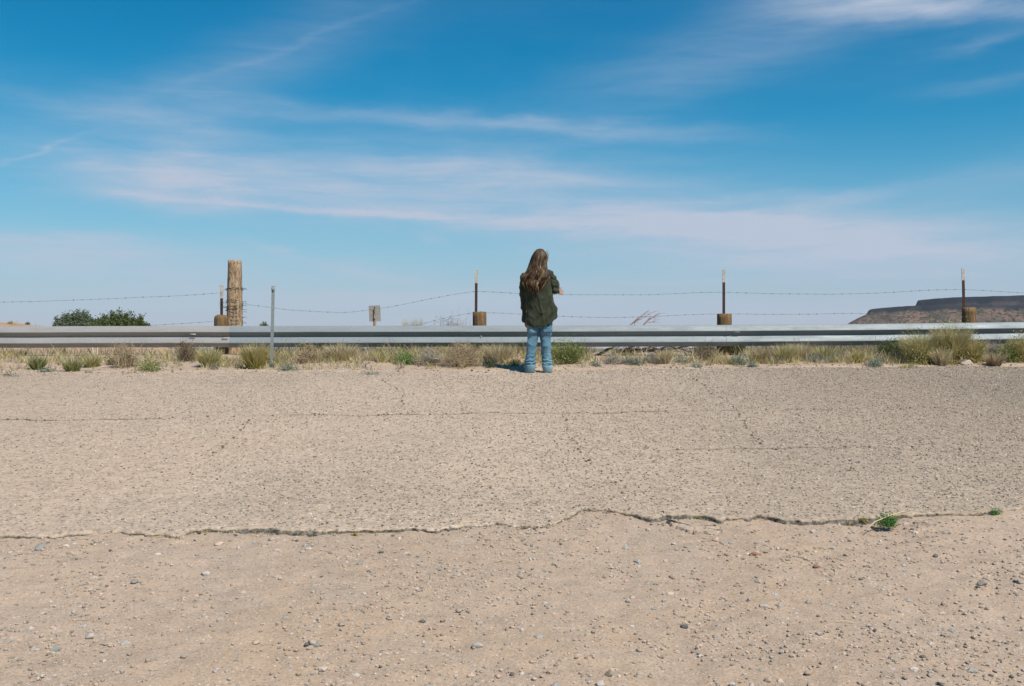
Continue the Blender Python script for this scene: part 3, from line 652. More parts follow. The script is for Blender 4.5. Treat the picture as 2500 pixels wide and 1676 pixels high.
# ------------------------------------------------------------------ thin steel marker post, sign
def build_marker():
    y = gdepth(893); p0 = P(662, 893, y); p1 = P(666.5, 699, y); root = empty('marker_post', (p0.x, y, gz(p0.x, y)), 'thin gray steel marker post standing in front of the guardrail', 'post')
    b = MB(); zb = gz(p0.x, y)
    h = p1.z-zb; dx = p1.x-p0.x
    for (a0, a1, c0, c1) in ((-.019, .019, -.003, .003), (-.021, -.015, .003, .02), (.015, .021, .003, .02)):
        v = []
        for z, ox in ((-.2, 0), (h, dx)): v += [(a0+ox, c0, z), (a1+ox, c0, z), (a1+ox, c1, z), (a0+ox, c1, z)]
        b.add(v, [(0,3,2,1),(4,5,6,7),(0,1,5,4),(1,2,6,5),(2,3,7,6),(3,0,4,7)])
    o = b.build('shaft', m_zinc, root, smooth=False, cols=False)
    for k in range(7):
        bb = MB(); z = h-.04-.1*k; xx = dx*z/h; bb.tube([(xx, -.0035, z), (xx, -.005, z)], .004, 8)
        bb.build('bolt_hole', m_wire, o, cols=False)
    b = MB(); b.tube([(dx, .0, h-.085), (dx, 0, h-.05), (dx, 0, h-.02)], [.012, .024, .022], 8); b.build('bracket', m_galv, root, cols=False)
    for sx_ in (-1, 1):
        b = MB(); b.box((dx+sx_*.024-.006, -.006, h-.045), (dx+sx_*.024+.006, .004, h+.006)); b.build('reflector', m_white, root, smooth=False, cols=False)
build_marker()
def build_sign():
    y = 24.; root_p = P(915, 797, y); zb = gz(root_p.x, y); root = empty('road_sign', (root_p.x, y, zb), 'small rectangular gray sign seen from behind, beyond the guardrail', 'sign')
    b = MB(); c = P(914.5, 766, y); w = 28*y/F; h = 39*y/F; lz = c.z-zb
    # board, slightly turned and tilted
    bw = bpy.data.objects
    b.box((-w/2, -.0035, -h/2), (w/2, .0035, h/2)); o = b.build('sign_board', m_sign, root, smooth=False, cols=False); o.location = (0, 0, lz); o.rotation_euler = (0, R(-3), R(14))
    b = MB(); b.box((-.035, -.06, -.3), (.035, .0, lz-h/2-.0)); b.box((-.011, -.055, lz-h/2), (.011, -.012, lz+h*.34))
    b.build('sign_post', m_old, root, smooth=False, cols=False)
    for zz in (-.36, .36):
        b = MB(); b.tube([(0, -.066, lz+h*zz), (0, -.05, lz+h*zz)], .017, 8); b.build('bolt', m_wire, root, cols=False)
build_sign()

# ------------------------------------------------------------------ plants
PALS = {
 'straw': [(.68,.55,.32),(.76,.65,.40),(.56,.45,.25),(.82,.72,.50)],
 'olive': [(.46,.41,.12),(.58,.49,.17),(.36,.34,.10),(.70,.58,.28)],
 'green': [(.26,.31,.09),(.33,.38,.12),(.19,.24,.07),(.46,.44,.18)],
 'ygreen':[(.47,.45,.15),(.56,.52,.20),(.38,.38,.12),(.68,.60,.30)],
 'sage':  [(.25,.31,.24),(.33,.38,.30),(.20,.25,.18),(.40,.43,.34)],
 'dark':  [(.10,.15,.06),(.15,.20,.07),(.08,.11,.05),(.22,.24,.09)],
 'gray':  [(.36,.32,.26),(.46,.41,.34),(.27,.24,.20),(.55,.49,.42)],
 'brown': [(.20,.14,.09),(.28,.20,.13),(.14,.10,.07),(.36,.27,.18)],
 'tan':   [(.50,.38,.24),(.42,.31,.20),(.60,.47,.31),(.34,.25,.16)],
 'yellow':[(.62,.50,.14),(.40,.36,.10),(.58,.48,.16),(.33,.32,.10)],
 'lime':  [(.12,.28,.06),(.17,.34,.08),(.09,.20,.05),(.22,.38,.12)],
}
def pick(p, n): 
    a = np.array(PALS[p]); return a[rng.integers(0, len(a), n)]*rng.uniform(.8, 1.2, (n, 1))
def blades(mb, n, w, h, pal, base=(0, 0, 0), lean=.55, bw=.004, spread=.35, tip='straw', tipf=.3, curl=.5):
    """n curved blades fanning out of an elliptical foot"""
    th = rng.uniform(0, 2*np.pi, n); rr = np.sqrt(rng.random(n)); L = h*rng.uniform(.45, 1.08, n)
    bx = base[0]+rr*np.cos(th)*w*.5*spread; by = base[1]+rr*np.sin(th)*w*.4*spread
    out = rr*lean*rng.uniform(.6, 1.3, n)+rng.normal(0, .08, n); ths = th+rng.normal(0, .5, n)
    K = 4; t = np.linspace(0, 1, K)
    reach = np.minimum(out*h, w*.5*(1-spread)*1.2+.02)
    fx = np.cos(ths)*reach; fy = np.sin(ths)*reach*.8
    px = bx[:, None]+fx[:, None]*t**1.4; py = by[:, None]+fy[:, None]*t**1.4
    pz = base[2]+L[:, None]*(t-curl*.35*out[:, None]*t**2.5)
    wd = bw*1.15*rng.uniform(.6, 1.4, n)[:, None]*np.array([1, .9, .65, .15])
    ph = rng.uniform(0, np.pi, n); wx = np.cos(ph)[:, None]*wd; wy = np.sin(ph)[:, None]*wd
    V = np.stack([np.stack([px-wx, py-wy, pz], -1), np.stack([px+wx, py+wy, pz], -1)], 2)   # n,K,2,3
    c0 = pick(pal, n); c1 = pick(tip, n); tt = (t**2*tipf)[None, :, None]
    C = c0[:, None]*(1-tt)+c1[:, None]*tt; C = np.repeat(C[:, :, None], 2, 2)
    i = (np.arange(n)*K*2)[:, None]+np.arange(K-1)[None]*2
    q = np.stack([i, i+1, i+3, i+2], -1).reshape(-1, 4)
    mb.add(V.reshape(-1, 3), q, None, C.reshape(-1, 3))
def leaves(mb, n, w, h, pal, base=(0, 0, 0), size=.012, shape='dome', d=None, fl=None):
    """small leaf faces spread through a lumpy dome"""
    d = d or w*.8
    lobes = rng.normal(0, 1, (9, 3))*np.array([.28, .28, .22]); lr = rng.uniform(.28, .5, 9)
    k = rng.integers(0, 9, n); dirv = rng.normal(size=(n, 3)); dirv /= np.linalg.norm(dirv, axis=1)[:, None]
    rad = lr[k]*rng.random(n)**.5
    p = lobes[k]*.5+dirv*rad[:, None]; p[:, 2] = np.abs(p[:, 2]+.12)
    mx = np.array([np.percentile(np.abs(p[:, 0]), 97), np.percentile(np.abs(p[:, 1]), 97), np.percentile(p[:, 2], 98)])
    p = p/mx*np.array([w/2, d/2, h])+np.array(base)
    a = rng.normal(size=(n, 3)); a /= np.linalg.norm(a, axis=1)[:, None]; b_ = np.cross(a, rng.normal(size=(n, 3))); b_ /= np.linalg.norm(b_, axis=1)[:, None]
    s = size*rng.uniform(.6, 1.4, n)[:, None]
    V = np.stack([p-a*s, p+b_*s*.45, p+a*s, p-b_*s*.45], 1)
    c = pick(pal, n)
    if fl: m = (rng.random(n) < .25)*(p[:, 2]-base[2] > h*.6); c[m] = pick(fl, int(m.sum()))
    mb.add(V.reshape(-1, 3), np.arange(n*4).reshape(-1, 4), None, np.repeat(c, 4, 0))
def twigs(mb, n, w, h, pal, base=(0, 0, 0), r=.0035, curl=1.0, fork=2, d=None):
    d = d or w*.8
    for _ in range(n):
        th = rng.uniform(0, 2*np.pi); el = rng.uniform(.15, 1.4)
        e = np.array([np.cos(th)*np.cos(el)*w*.5, np.sin(th)*np.cos(el)*d*.5, np.sin(el)*h])*rng.uniform(.7, 1.05)
        p0 = np.array([rng.normal(0, w*.05), rng.normal(0, d*.05), 0]); t = np.linspace(0, 1, 6)[:, None]
        side = rng.normal(0, 1, 3)*h*.16*curl; path = p0+e*t+side*np.sin(t*np.pi)+rng.normal(0, h*.015, (6, 3))*t
        path[:, 2] = np.abs(path[:, 2]); path += np.array(base); c = pick(pal, 1)[0]
        mb.tube(path, np.linspace(r, r*.35, 6), 3, c, cap=False)
        for _ in range(fork):
            i = rng.integers(2, 5); v = rng.normal(0, 1, 3)*np.array([w, d, h])*.16; q = path[i]+v*np.linspace(0, 1, 4)[:, None]+rng.normal(0, h*.01, (4, 3)); q[:, 2] = np.maximum(q[:, 2], base[2])
            mb.tube(q, np.linspace(r*.6, r*.25, 4), 3, c*rng.uniform(.85, 1.15), cap=False)
def plant(kind, px, vb, wpx, hpx, pal, label, cat=None, y=None, group=None):
    yy = y or min(gdepth(vb), 16.2); s = yy/F; x = (px-CX)*s; z = gz(x, yy); w = wpx*s; h = hpx*s*1.05
    names = dict(grass='grass_clump', weed='weed', shrub='shrub', dry='dry_shrub', brush='flowering_shrub')
    root = empty(names[kind], (x, yy, z-.01), label, cat or dict(grass='grass clump', weed='weed', shrub='shrub', dry='dry shrub', brush='shrub')[kind], group)
    area = (w*h)/(.3*.3)
    if kind == 'grass':
        b = MB(); blades(b, int(260*area+160), w, h, pal, lean=.75, bw=.0038, spread=.5, tip='straw', tipf=.45); b.build('blades', m_leaf, root)
        b = MB(); blades(b, int(60*area+20), w*.9, h*1.08, 'straw', lean=.6, bw=.003, spread=.45, tip='straw'); b.build('seed_stalks', m_leaf, root)
    elif kind == 'weed':
        b = MB(); leaves(b, int(1500*area+180), w, h, pal, size=.011); b.build('foliage', m_leaf, root)
        b = MB(); twigs(b, 10, w*.8, h*.8, pal, r=.003, fork=1); b.build('stems', m_twig, root)
    elif kind == 'shrub':
        b = MB(); leaves(b, int(1200*area+150), w, h*.95, pal, size=.013); blades(b, int(220*area), w, h, pal, lean=.9, bw=.0035, spread=.35, tip=pal, tipf=.2); b.build('foliage', m_leaf, root)
        b = MB(); twigs(b, 24, w*.9, h*.9, 'gray', r=.0045); b.build('stems', m_twig, root)
    elif kind == 'brush':
        b = MB(); blades(b, int(420*area), w, h, pal, lean=1.0, bw=.0035, spread=.3, tip='straw', tipf=.7); leaves(b, int(1000*area), w, h, pal, size=.011, fl='yellow'); leaves(b, int(70*area+20), w*.95, h*1.06, 'yellow', size=.010); b.build('foliage', m_leaf, root)
        b = MB(); twigs(b, 26, w*.85, h*.9, 'tan', r=.0045); b.build('stems', m_twig, root)
    else:
        b = MB(); twigs(b, int(70*area+40), w, h, pal, r=.0036, curl=1.5, fork=3); b.build('branches', m_twig, root)
        b = MB(); blades(b, int(60*area+30), w, h*.7, 'straw', lean=.9, bw=.003, spread=.6); b.build('dry_blades', m_leaf, root)
    return root
PL = [
 ('weed',15,918,42,24,'dark','dark green weed at the far left edge of the verge'),
 ('weed',36,920,34,21,'sage','gray-green weed second from the left edge, touching a darker one'),
 ('grass',92,903,52,38,'green','green grass clump left of two others below the left trees'),
 ('weed',114,909,44,11,'sage','low sage mat between the two leftmost green grass clumps'),
 ('grass',176,908,54,34,'green','green grass clump straight below the left half of the two trees'),
 ('grass',224,898,56,32,'ygreen','yellow-green grass clump right beside a darker green one, below the trees'),
 ('weed',172,921,20,11,'sage','tiny sage weed on the pavement edge below the trees'),
 ('weed',216,911,26,12,'sage','small pale sage weed below the yellow-green grass at left'),
 ('dry',305,901,66,62,'tan','tall wispy reddish tan dry shrub reaching over the left beam panel'),
 ('weed',271,896,26,16,'dark','small dark weed left of the tall wispy dry shrub'),
 ('weed',312,912,26,18,'sage','gray-green weed at the foot of the tall wispy dry shrub'),
 ('weed',368,908,70,32,'green','broad bright green weed between tall dry shrub and dark tumbleweed'),
 ('weed',372,916,30,15,'sage','bluish sage weed in front of the broad bright green one'),
 ('dry',458,888,68,50,'brown','dark brown tangled tumbleweed left of the wooden corner post'),
 ('grass',512,900,66,50,'ygreen','yellow-green grass clump under the beam joint at the corner post'),
 ('weed',524,905,30,11,'gray','whitish low weed in front of the grass under the beam joint'),
 ('weed',433,918,18,7,'sage','tiny weed on the pavement below the dark tumbleweed'),
 ('grass',622,903,74,66,'yellow','large golden olive bunchgrass left of the thin steel marker post'),
 ('weed',606,913,42,12,'sage','pale flat weed in front of the large golden bunchgrass'),
 ('weed',663,899,20,15,'sage','small blue-green weed at the foot of the steel marker post'),
 ('weed',701,906,52,16,'sage','pale sage mat just right of the steel marker post'),
 ('dry',752,892,66,46,'tan','tan dry shrub right of the pale mat by the marker post'),
 ('grass',770,875,48,34,'ygreen','yellow-green tuft rising behind the tan dry shrub under the beam'),
 ('weed',789,909,22,14,'lime','small bright green weed in front of the tan dry shrub'),
 ('grass',835,888,92,44,'straw','pale straw grass patch left of below the gray sign'),
 ('weed',900,914,54,24,'sage','blue-green weed on the gravel right below the gray sign'),
 ('weed',950,910,22,15,'sage','small blue-green weed right of the one below the sign'),
 ('weed',972,908,17,9,'sage','tiny sage weed, third of a row right of the sign'),
 ('weed',991,893,52,30,'lime','fresh green weed under the beam left of the prickly tangle'),
 ('shrub',1003,872,56,36,'dark','dark green shrub directly beneath the beam right of the sign'),
 ('dry',1050,895,70,42,'gray','gray prickly tangle between the fresh green weed and tan tumbleweed'),
 ('dry',1130,898,116,58,'tan','wide tan tumbleweed heaped below the second wooden post'),
 ('grass',1215,890,90,48,'straw','straw grass patch just left of the standing person'),
 ('weed',1257,896,34,15,'dark','dark green weed close left of the person by their shadow'),
 ('weed',1197,902,24,12,'dark','small dark weed at the tip of the person\'s shadow'),
 ('shrub',1387,892,92,56,'green','rounded green shrub just right of the person\'s legs'),
 ('grass',1370,908,20,12,'olive','tiny olive tuft on the gravel right of the person\'s feet'),
 ('grass',1394,906,26,10,'straw','tiny straw tuft right of the olive one by the person'),
 ('weed',1456,897,30,13,'sage','pale low weed left of the fallen dead branches'),
 ('dry',1500,892,72,25,'gray','gray twiggy shrub beneath the fallen dead branches'),
 ('shrub',1545,893,56,20,'sage','gray-green low shrub in front of the fallen dead branches'),
 ('dry',1590,890,60,24,'gray','gray brittle shrub at the right end of the dead branches'),
 ('grass',1623,894,42,38,'straw','pale straw tuft standing alone between dead branches and third post'),
 ('weed',1665,891,44,16,'sage','sage mat right of the lone straw tuft'),
 ('weed',1700,899,26,9,'sage','tiny weed on the gravel left of the third wooden post'),
 ('dry',1722,884,66,34,'brown','brown twiggy shrub left of the third wooden post'),
 ('weed',1806,892,48,26,'sage','round sage plant at the right foot of the third wooden post'),
 ('weed',1836,897,24,16,'sage','smaller sage plant right of the one at the third post'),
 ('grass',1800,874,44,34,'green','green tuft behind the third wooden post under the beam'),
 ('grass',1862,888,54,36,'tan','tan grass clump right of the third wooden post'),
 ('grass',1918,888,64,46,'ygreen','yellow-green clump, first of several right of the third post'),
 ('grass',1955,884,54,42,'straw','straw clump between two yellow-green ones right of centre'),
 ('weed',1982,887,50,20,'sage','low sage plant left of the single yellow tuft'),
 ('grass',2012,885,66,38,'ygreen','yellow-green clump behind two low sage plants'),
 ('weed',2036,887,38,17,'sage','low sage plant nearest left of the single yellow tuft'),
 ('grass',2095,890,28,32,'yellow','single narrow yellow tuft left of the big flowering shrubs'),
 ('weed',2130,896,50,20,'sage','low green-gray weed in front of the big flowering shrubs'),
 ('shrub',2180,882,74,50,'dark','dark gray-green shrub at the left end of the big flowering shrubs'),
 ('brush',2246,890,96,76,'ygreen','broad feathery yellow-green shrub left of the tallest one'),
 ('brush',2322,890,96,94,'olive','tallest yellow-flowered shrub, reaching up over the beam'),
 ('brush',2372,890,72,62,'olive','yellow-flecked shrub in front of the rightmost wooden post'),
 ('grass',2298,894,54,44,'straw','straw clump between the two largest flowering shrubs'),
 ('dry',2425,888,84,52,'gray','gray twiggy shrub under the beam at the right'),
 ('shrub',2458,890,66,46,'green','green shrub second from the right edge'),
 ('brush',2494,890,60,66,'olive','yellow-flecked shrub cut by the right edge'),
 ('grass',2428,895,60,30,'tan','tan grass in front of the gray twiggy shrub at right'),
 ('grass',2218,898,42,26,'olive','olive tuft in front of the broad feathery shrub'),
 ('grass',2290,900,34,13,'olive','small olive tuft on the gravel left of the pale rock'),
 ('grass',2002,905,26,11,'olive','small olive tuft alone on the gravel right of centre'),
 ('grass',2062,904,24,7,'straw','tiny straw tuft on the gravel right of the small olive one'),
]
for k, (kind, px, vb, w, h, pal, lab) in enumerate(PL):
    if vb < 885 and kind != 'x': pass
    plant(kind, px, vb, w, h, pal, lab)
# plants on the slope beyond the rail, seen over the beam
def over(kind, px, vtop, wpx, y, pal, label, h=None):
    s = y/F; x = (px-CX)*s; z = gz(x, y); top = CAMZ+(HZ-vtop)*s; plant(kind, px, 0, wpx, (top-z)/s/1.05, pal, label, y=y)
over('grass', 1008, 778, 50, 17.6, 'straw', 'pale yellow grass plume showing over the beam right of the sign')
over('dry', 1110, 775, 62, 17.4, 'gray', 'pale arching tumbleweed showing over the beam left of the second post')
def leaning(y=17.0):
    s = y/F; x = (1540-CX)*s; root = empty('dry_stalks', (x, y, gz(x, y)), 'thin reddish dry stalks leaning right above the beam, right of the person', 'dry stalks')
    b = MB()
    for (xa, va, xb, vb) in [(1534,797,1585,757),(1536,797,1600,760),(1540,796,1555,780),(1568,796,1600,770),(1568,796,1611,764),(1570,793,1590,775),(1550,785,1575,768),(1575,790,1600,788)]:
        p = np.array(P(xa, va, y)[:]); q = np.array(P(xb, vb, y)[:]); foot = np.array([x+(xa-1540)*s*.4, y, gz(x, y)]); t = np.linspace(0, 1, 8)[:, None]
        c = np.array([.36, .22, .16])*rng.uniform(.8, 1.3); path = np.vstack([foot+(p-foot)*t[:-1], p+(q-p)*t+np.sin(t*3)*[0, 0, .01]])
        b.tube(path, np.linspace(.006, .002, len(path)), 4, c, cap=False)
        for _ in range(5):
            k = rng.integers(8, 14); v = np.array([rng.uniform(.02, .14), 0, rng.uniform(-.02, .07)]); b.tube([path[k], path[k]+v*.5+[0, 0, .01], path[k]+v], [.003, .0025, .002], 3, c, cap=False)
    b.build('stalks', m_twig, root, loc=(x, y, gz(x, y))).location = (0, 0, 0)
leaning()
# seed stalks leaning over the beam near the second post
def branch_obj():
    y = 15.62; x0 = P(1560, 880, y).x; z0 = gz(x0, y); root = empty('dead_branch', (x0, y, z0), 'dark dead branches fallen in an arch beneath the beam right of the person', 'dead branches')
    b = MB()
    for pts, r in [([(1455,877),(1468,864),(1485,853),(1505,845),(1530,838)], .03), ([(1488,872),(1500,862),(1520,857),(1560,856),(1590,858),(1640,852),(1680,846)], .032), ([(1520,857),(1545,846),(1570,840)], .02),
                   ([(1590,858),(1620,862),(1650,872),(1672,882)], .014), ([(1540,856),(1535,848),(1552,838)], .012), ([(1600,857),(1630,846),(1655,850),(1690,862)], .015), ([(1560,856),(1590,848),(1630,860)], .013)]:
        pp = np.array([P(a, v, y+rng.uniform(-.1, .2))[:] for a, v in pts]); pp[:, 2] = np.maximum(pp[:, 2], z0+.01)
        t = np.linspace(0, len(pp)-1, 18); q = np.stack([np.interp(t, np.arange(len(pp)), pp[:, k]) for k in range(3)], 1)+rng.normal(0, .006, (18, 3))
        b.tube(q, np.linspace(r, r*.4, 18), 7, (.13, .085, .06))
    for _ in range(120):
        a = rng.uniform(1500, 1700); v = rng.uniform(846, 874); p = np.array(P(a, v, y+rng.uniform(-.2, .3))[:]); d = rng.normal(0, 1, 3)*[.14, .08, .06]
        b.tube([p, p+d*.5+rng.normal(0, .01, 3), p+d], [.005, .004, .002], 3, np.array([.2, .13, .09])*rng.uniform(.6, 1.6), cap=False)
    b.build('branches', m_twig, root, loc=(x0, y, z0)).location = (0, 0, 0)
branch_obj()
def log_obj():
    y = 15.75; p = [P(1832, 856, y), P(1850, 870, y)]; x0, z0 = p[0].x, gz(p[0].x, y); root = empty('dead_stick', (x0, y, z0), 'short forked dead stick right of the third wooden post', 'stick')
    b = MB(); b.tube([P(1830, 855, y)[:], P(1842, 864, y)[:], P(1855, 873, y)[:]], [.012, .016, .014], 6, (.33, .25, .2)); b.tube([P(1832, 872, y)[:], P(1845, 870, y)[:], P(1855, 873, y)[:]], [.02, .018, .012], 6, (.22, .15, .12))
    b.build('stick', m_twig, root, loc=(x0, y, z0)).location = (0, 0, 0)
log_obj()

# dry grass and litter between the plants: one mass
b = MB()
def cover(n, y0, y1, hmin, hmax, pals, cond=lambda x, y: np.ones_like(x), xr=8.6, bwid=.0035, per=6):
    x = rng.uniform(-xr, xr, n); y = rng.uniform(y0, y1, n); k = (cond(x, y) > rng.random(n))*(abs(x) < .56*y); x = x[k]; y = y[k]; z = H(x, y)
    for i in range(len(x)):
        h = rng.uniform(hmin, hmax); pl_ = pals[rng.integers(0, len(pals))]
        blades(b, per, h*1.4, h, pl_, base=(x[i], y[i], z[i]-.005), lean=.9, bw=bwid, spread=.5)
POSTX = [(px-CX)/F*(RY+.12) for px in (540, 572, 1171, 1769, 2366)]
def clear(x, y):
    k = np.ones_like(x)
    for q in POSTX[:2]+POSTX[3:4]: k = k*np.where((abs(x-q-.02) < .23)*(y > 14.6)*(y < 15.6), .02, 1)
    return k
cond = lambda x, y: clear(x, y)*(y > faredge(x)+.12)*np.clip((y-faredge(x)-.1)*1.1, .12, 1)*np.where(x < -4.3, .22, 1)*np.clip(vnoise(x*1.7, y*1.7, 77)*1.8-.2, .15, 1)
cover(7500, 13.3, 14.6, .04, .13, ['straw', 'straw', 'tan', 'ygreen', 'gray', 'olive'], cond, per=8)
cover(7500, 14.3, 15.5, .07, .22, ['straw', 'straw', 'yellow', 'tan', 'ygreen', 'gray', 'olive'], lambda x, y: cond(x, y)*np.where((x > 1.2)*(x < 2.9), .12, 1), per=10)
cover(9000, 15.3, 17.6, .12, .36, ['straw', 'straw', 'tan', 'olive', 'yellow', 'gray'], lambda x, y: clear(x, y)*np.where(x < -4.3, .10, 1)*np.where((x > 1.2)*(x < 2.9)*(y < 16.9), .05, 1)*np.clip(vnoise(x*1.3, y*1.3, 79)*2.2-.3, .1, 1), xr=9.5, per=9)
o = b.build('dry_grass', m_leaf); tag(o, 'dry straw grass filling the verge below the guardrail', 'grass', kind='stuff')
b = MB()
cover(3600, 17.5, 36, .06, .22, ['straw', 'olive', 'tan', 'sage'], lambda x, y: np.where(x/y < -.28, .9, .5)*np.clip(vnoise(x*.8, y*.8, 81)*2.4-.5, .03, 1), xr=19, bwid=.006, per=7)
o = b.build('scrub_cover', m_leaf); tag(o, 'sparse low scrub on the open slope behind the guardrail', 'scrub', kind='stuff')

# shrublets on the reddish slope at the left
for i, (px, v, w, h, pal, lab) in enumerate([(30,858,26,10,'dark','small dark scrub on the reddish slope at the far left'),(75,872,18,12,'gray','gray scrub on the reddish slope below the far left beam'),(140,868,14,10,'brown','brown scrub dot on the reddish slope left of centre trees'),
        (68,789,12,6,'dark','dark bushlet on the hill crest above the beam, far left'),(25,793,16,5,'olive','olive bushlet on the hill crest at the left edge'),(118,793,16,5,'olive','olive bushlet on the hill crest beside the left tree')]):
    y = 21. if v > 800 else 31.
    s = y/F; x = (px-CX)*s; plant('shrub', px, 0, w, h+2, pal, lab, y=y)

# weeds on the near pavement edge
def edge_weed(px, v, w, h, pal, label, n=900, stalk=False):
    y = gdepth(v); s = y/F; x = (px-CX)*s; z = max(gz(x, y), SL*y-.02); root = empty('weed', (x, y, z), label, 'weed')
    b = MB(); leaves(b, n, w*s, h*s, pal, size=.0055, d=w*s*.8); blades(b, n//8, w*s*1.1, h*s*1.05, pal, lean=1., bw=.0018, spread=.3, tip=pal); b.build('foliage', m_leaf, root)
    b = MB(); twigs(b, 14, w*s*.9, h*s*.8, pal, r=.0014); b.build('stems', m_twig, root)
    return root
r_ = edge_weed(2170,1277,50,30,'lime','bright green feathery weed on the near pavement edge, right side')
b = MB(); s_ = gdepth(1277)/F
b.tube([(-70*s_, -.10, .0), (-40*s_, -.03, .03), (0, 0, .06), (45*s_, .06, .075), (85*s_, .10, .05)], [.0022, .003, .003, .0025, .0015], 5, (.72, .56, .33)); b.build('dry_stalk', m_twig, r_)
edge_weed(2430,1253,24,14,'lime','small green weed on the pavement edge near the right border',350)
edge_weed(1065,1258,16,8,'green','tiny weed on the pavement above the edge, left of centre',140)
edge_weed(868,1303,12,10,'olive','tiny olive weed below the pavement edge, left of centre',120)
edge_weed(2105,1264,22,9,'olive','low olive weed left of the bright green feathery one',200)
edge_weed(360,1222,20,6,'olive','flat olive weed on the pavement at left above the edge',140)
edge_weed(1375,1018,12,8,'olive','tiny weed growing in the long pavement crack below the person',100)
edge_weed(1405,1078,14,7,'olive','tiny weed in the pavement lower right of the person',100)
edge_weed(1441,1117,14,9,'olive','tiny yellowish weed in the pavement, lowest of those below the person',110)
# moss and roots tucked along the broken edge: countless
b = MB()
for _ in range(420):
    x = rng.uniform(-3.3, 3.3); 
    if vnoise(x*2.2, 0*x, 83) < .42: continue
    y = float(edge(x))+rng.normal(-.005, .008); z = gz(x, y)
    leaves(b, 14, .035, .012, ['olive', 'brown', 'gray', 'dark'][rng.integers(0, 4)], base=(x, y, z), size=.004, d=.02)
o = b.build('edge_litter', m_leaf); tag(o, 'dry moss and plant litter caught along the broken pavement edge', 'litter', kind='stuff')

# straw bits on dirt
for px, v, L, a, lab in [(1510,1233,22,55,'short straw stalk standing in the broken step'),(2060,1503,46,-8,'bent straw stalk lying on the dirt at right'),(1230,1365,44,5,'curved dry straw lying on the dirt near centre'),(205,1310,20,12,'short orange straw at the pavement edge, left')]:
    y = gdepth(v); s = y/F; x = (px-CX)*s; z = gz(x, y)+.004; b = MB(); t = np.linspace(-.5, .5, 7)
    up = a > 40
    pts = np.stack([t*L*s*(.6 if up else 1), t*L*s*.4*math.sin(R(a)), (t+.5)*L*s*.8 if up else .003+.004*np.cos(t*5)], 1)
    b.tube(pts, .0016, 5, (.70, .55, .34)); o = b.build('straw', m_twig); o.location = (x, y, z); tag(o, lab, 'straw')

# pale rocks at the right
for px, v, w, h, c, lab in [(2357,893,38,12,(.50,.42,.375),'pale pinkish rock on the gravel below the flowering shrubs at right'),(2378,896,18,10,(.58,.52,.48),'smaller pale rock touching the right side of the pinkish rock'),(2413,899,9,6,(.66,.6,.55),'tiny white rock on the gravel right of the pinkish rock')]:
    y = gdepth(v); s = y/F; x = (px-CX)*s; vv, f = stone_mesh(w*s, w*s*.7, h*s*1.3, int(px), 3, .5); b = MB(); b.add(vv, None, f, c); o = b.build('rock', m_stone); o.location = (x, y, gz(x, y)+h*s*.35); tag(o, lab, 'rock')

# ------------------------------------------------------------------ trees beyond the slope
def tree(px, vtop, wpx, y, pal, label, seed, nl=5200, lobes=16, leafs=.045, squash=1.):
    s = y/F; x = (px-CX)*s; z = gz(x, y); top = CAMZ+(HZ-vtop)*s; h = top-z; w = wpx*s
    root = empty('juniper_tree', (x, y, z-.05), label, 'tree'); r = np.random.default_rng(seed)
    b = MB(); b.tube([(0, 0, 0), (.05*w, 0, h*.2), (-.02*w, 0, h*.45), (.03*w, 0, h*.8)], [w*.05, w*.04, w*.028, w*.008], 8)
    cs = []
    for i in range(lobes):
        a = r.uniform(0, 2*np.pi); q = r.uniform(0, 1)**.5; k = 1-.25*q*q
        cz = h*(r.uniform(.74, .86)*k if i % 3 else r.uniform(.3, .6)*k); c = np.array([math.cos(a)*w*.44*q, math.sin(a)*w*.40*q, cz]); cs.append((c, w*r.uniform(.10, .17)))
        b.tube([(0, 0, h*r.uniform(.1, .4)), c*[.5, .5, .8], c], [w*.022, w*.014, w*.006], 5)
    b.build('trunk', m_bark, root, cols=False)
    b = MB(); n = nl
    k = r.integers(0, lobes, n); C = np.array([c for c, _ in cs])[k]; Rr = np.array([q for _, q in cs])[k]
    # clumps of leaflets on each lobe
    sub = r.normal(size=(lobes, 26, 3)); sub /= np.linalg.norm(sub, axis=2)[..., None]; sub *= r.uniform(.55, 1.05, (lobes, 26, 1))
    p = C+sub[k, r.integers(0, 26, n)]*Rr[:, None]*[1, 1, .85]+r.normal(0, 1, (n, 3))*Rr[:, None]*.14
    tsc = h/np.percentile(p[:, 2], 98); p[:, 2] = np.maximum(p[:, 2]*tsc, .1)
    a = r.normal(size=(n, 3)); a[:, 2] = np.abs(a[:, 2])+.3; a /= np.linalg.norm(a, axis=1)[:, None]; bb = np.cross(a, r.normal(size=(n, 3))); bb /= np.linalg.norm(bb, axis=1)[:, None]
    sz = leafs*r.uniform(.6, 1.5, n)[:, None]; V = np.stack([p-a*sz, p+bb*sz*.5, p+a*sz, p-bb*sz*.5], 1)
    b.add(V.reshape(-1, 3), np.arange(n*4).reshape(-1, 4), None, np.repeat(pick(pal, n), 4, 0)); b.build('crown', m_tree, root)
PALS['juniper'] = [(.085,.12,.035),(.11,.15,.045),(.065,.09,.03),(.15,.17,.06)]
PALS['grayjuniper'] = [(.12,.15,.085),(.15,.185,.11),(.085,.11,.06),(.18,.21,.13)]
tree(199, 772, 165, 62, 'grayjuniper', 'gray-green juniper tree, left one of the two above the beam', 1, 36000, lobes=50, leafs=.055)
tree(292, 774, 188, 60, 'juniper', 'dark green juniper tree, right one of the pair above the beam', 2, 40000, lobes=54, leafs=.055)
tree(352, 777, 56, 58, 'juniper', 'small loose reddish green juniper joined to the right side of the pair', 3, 5000, lobes=14)
tree(645, 788, 58, 23, 'grayjuniper', 'tiny green tree crown peeking over the beam left of the marker post', 4, 5200, lobes=26, leafs=.016)

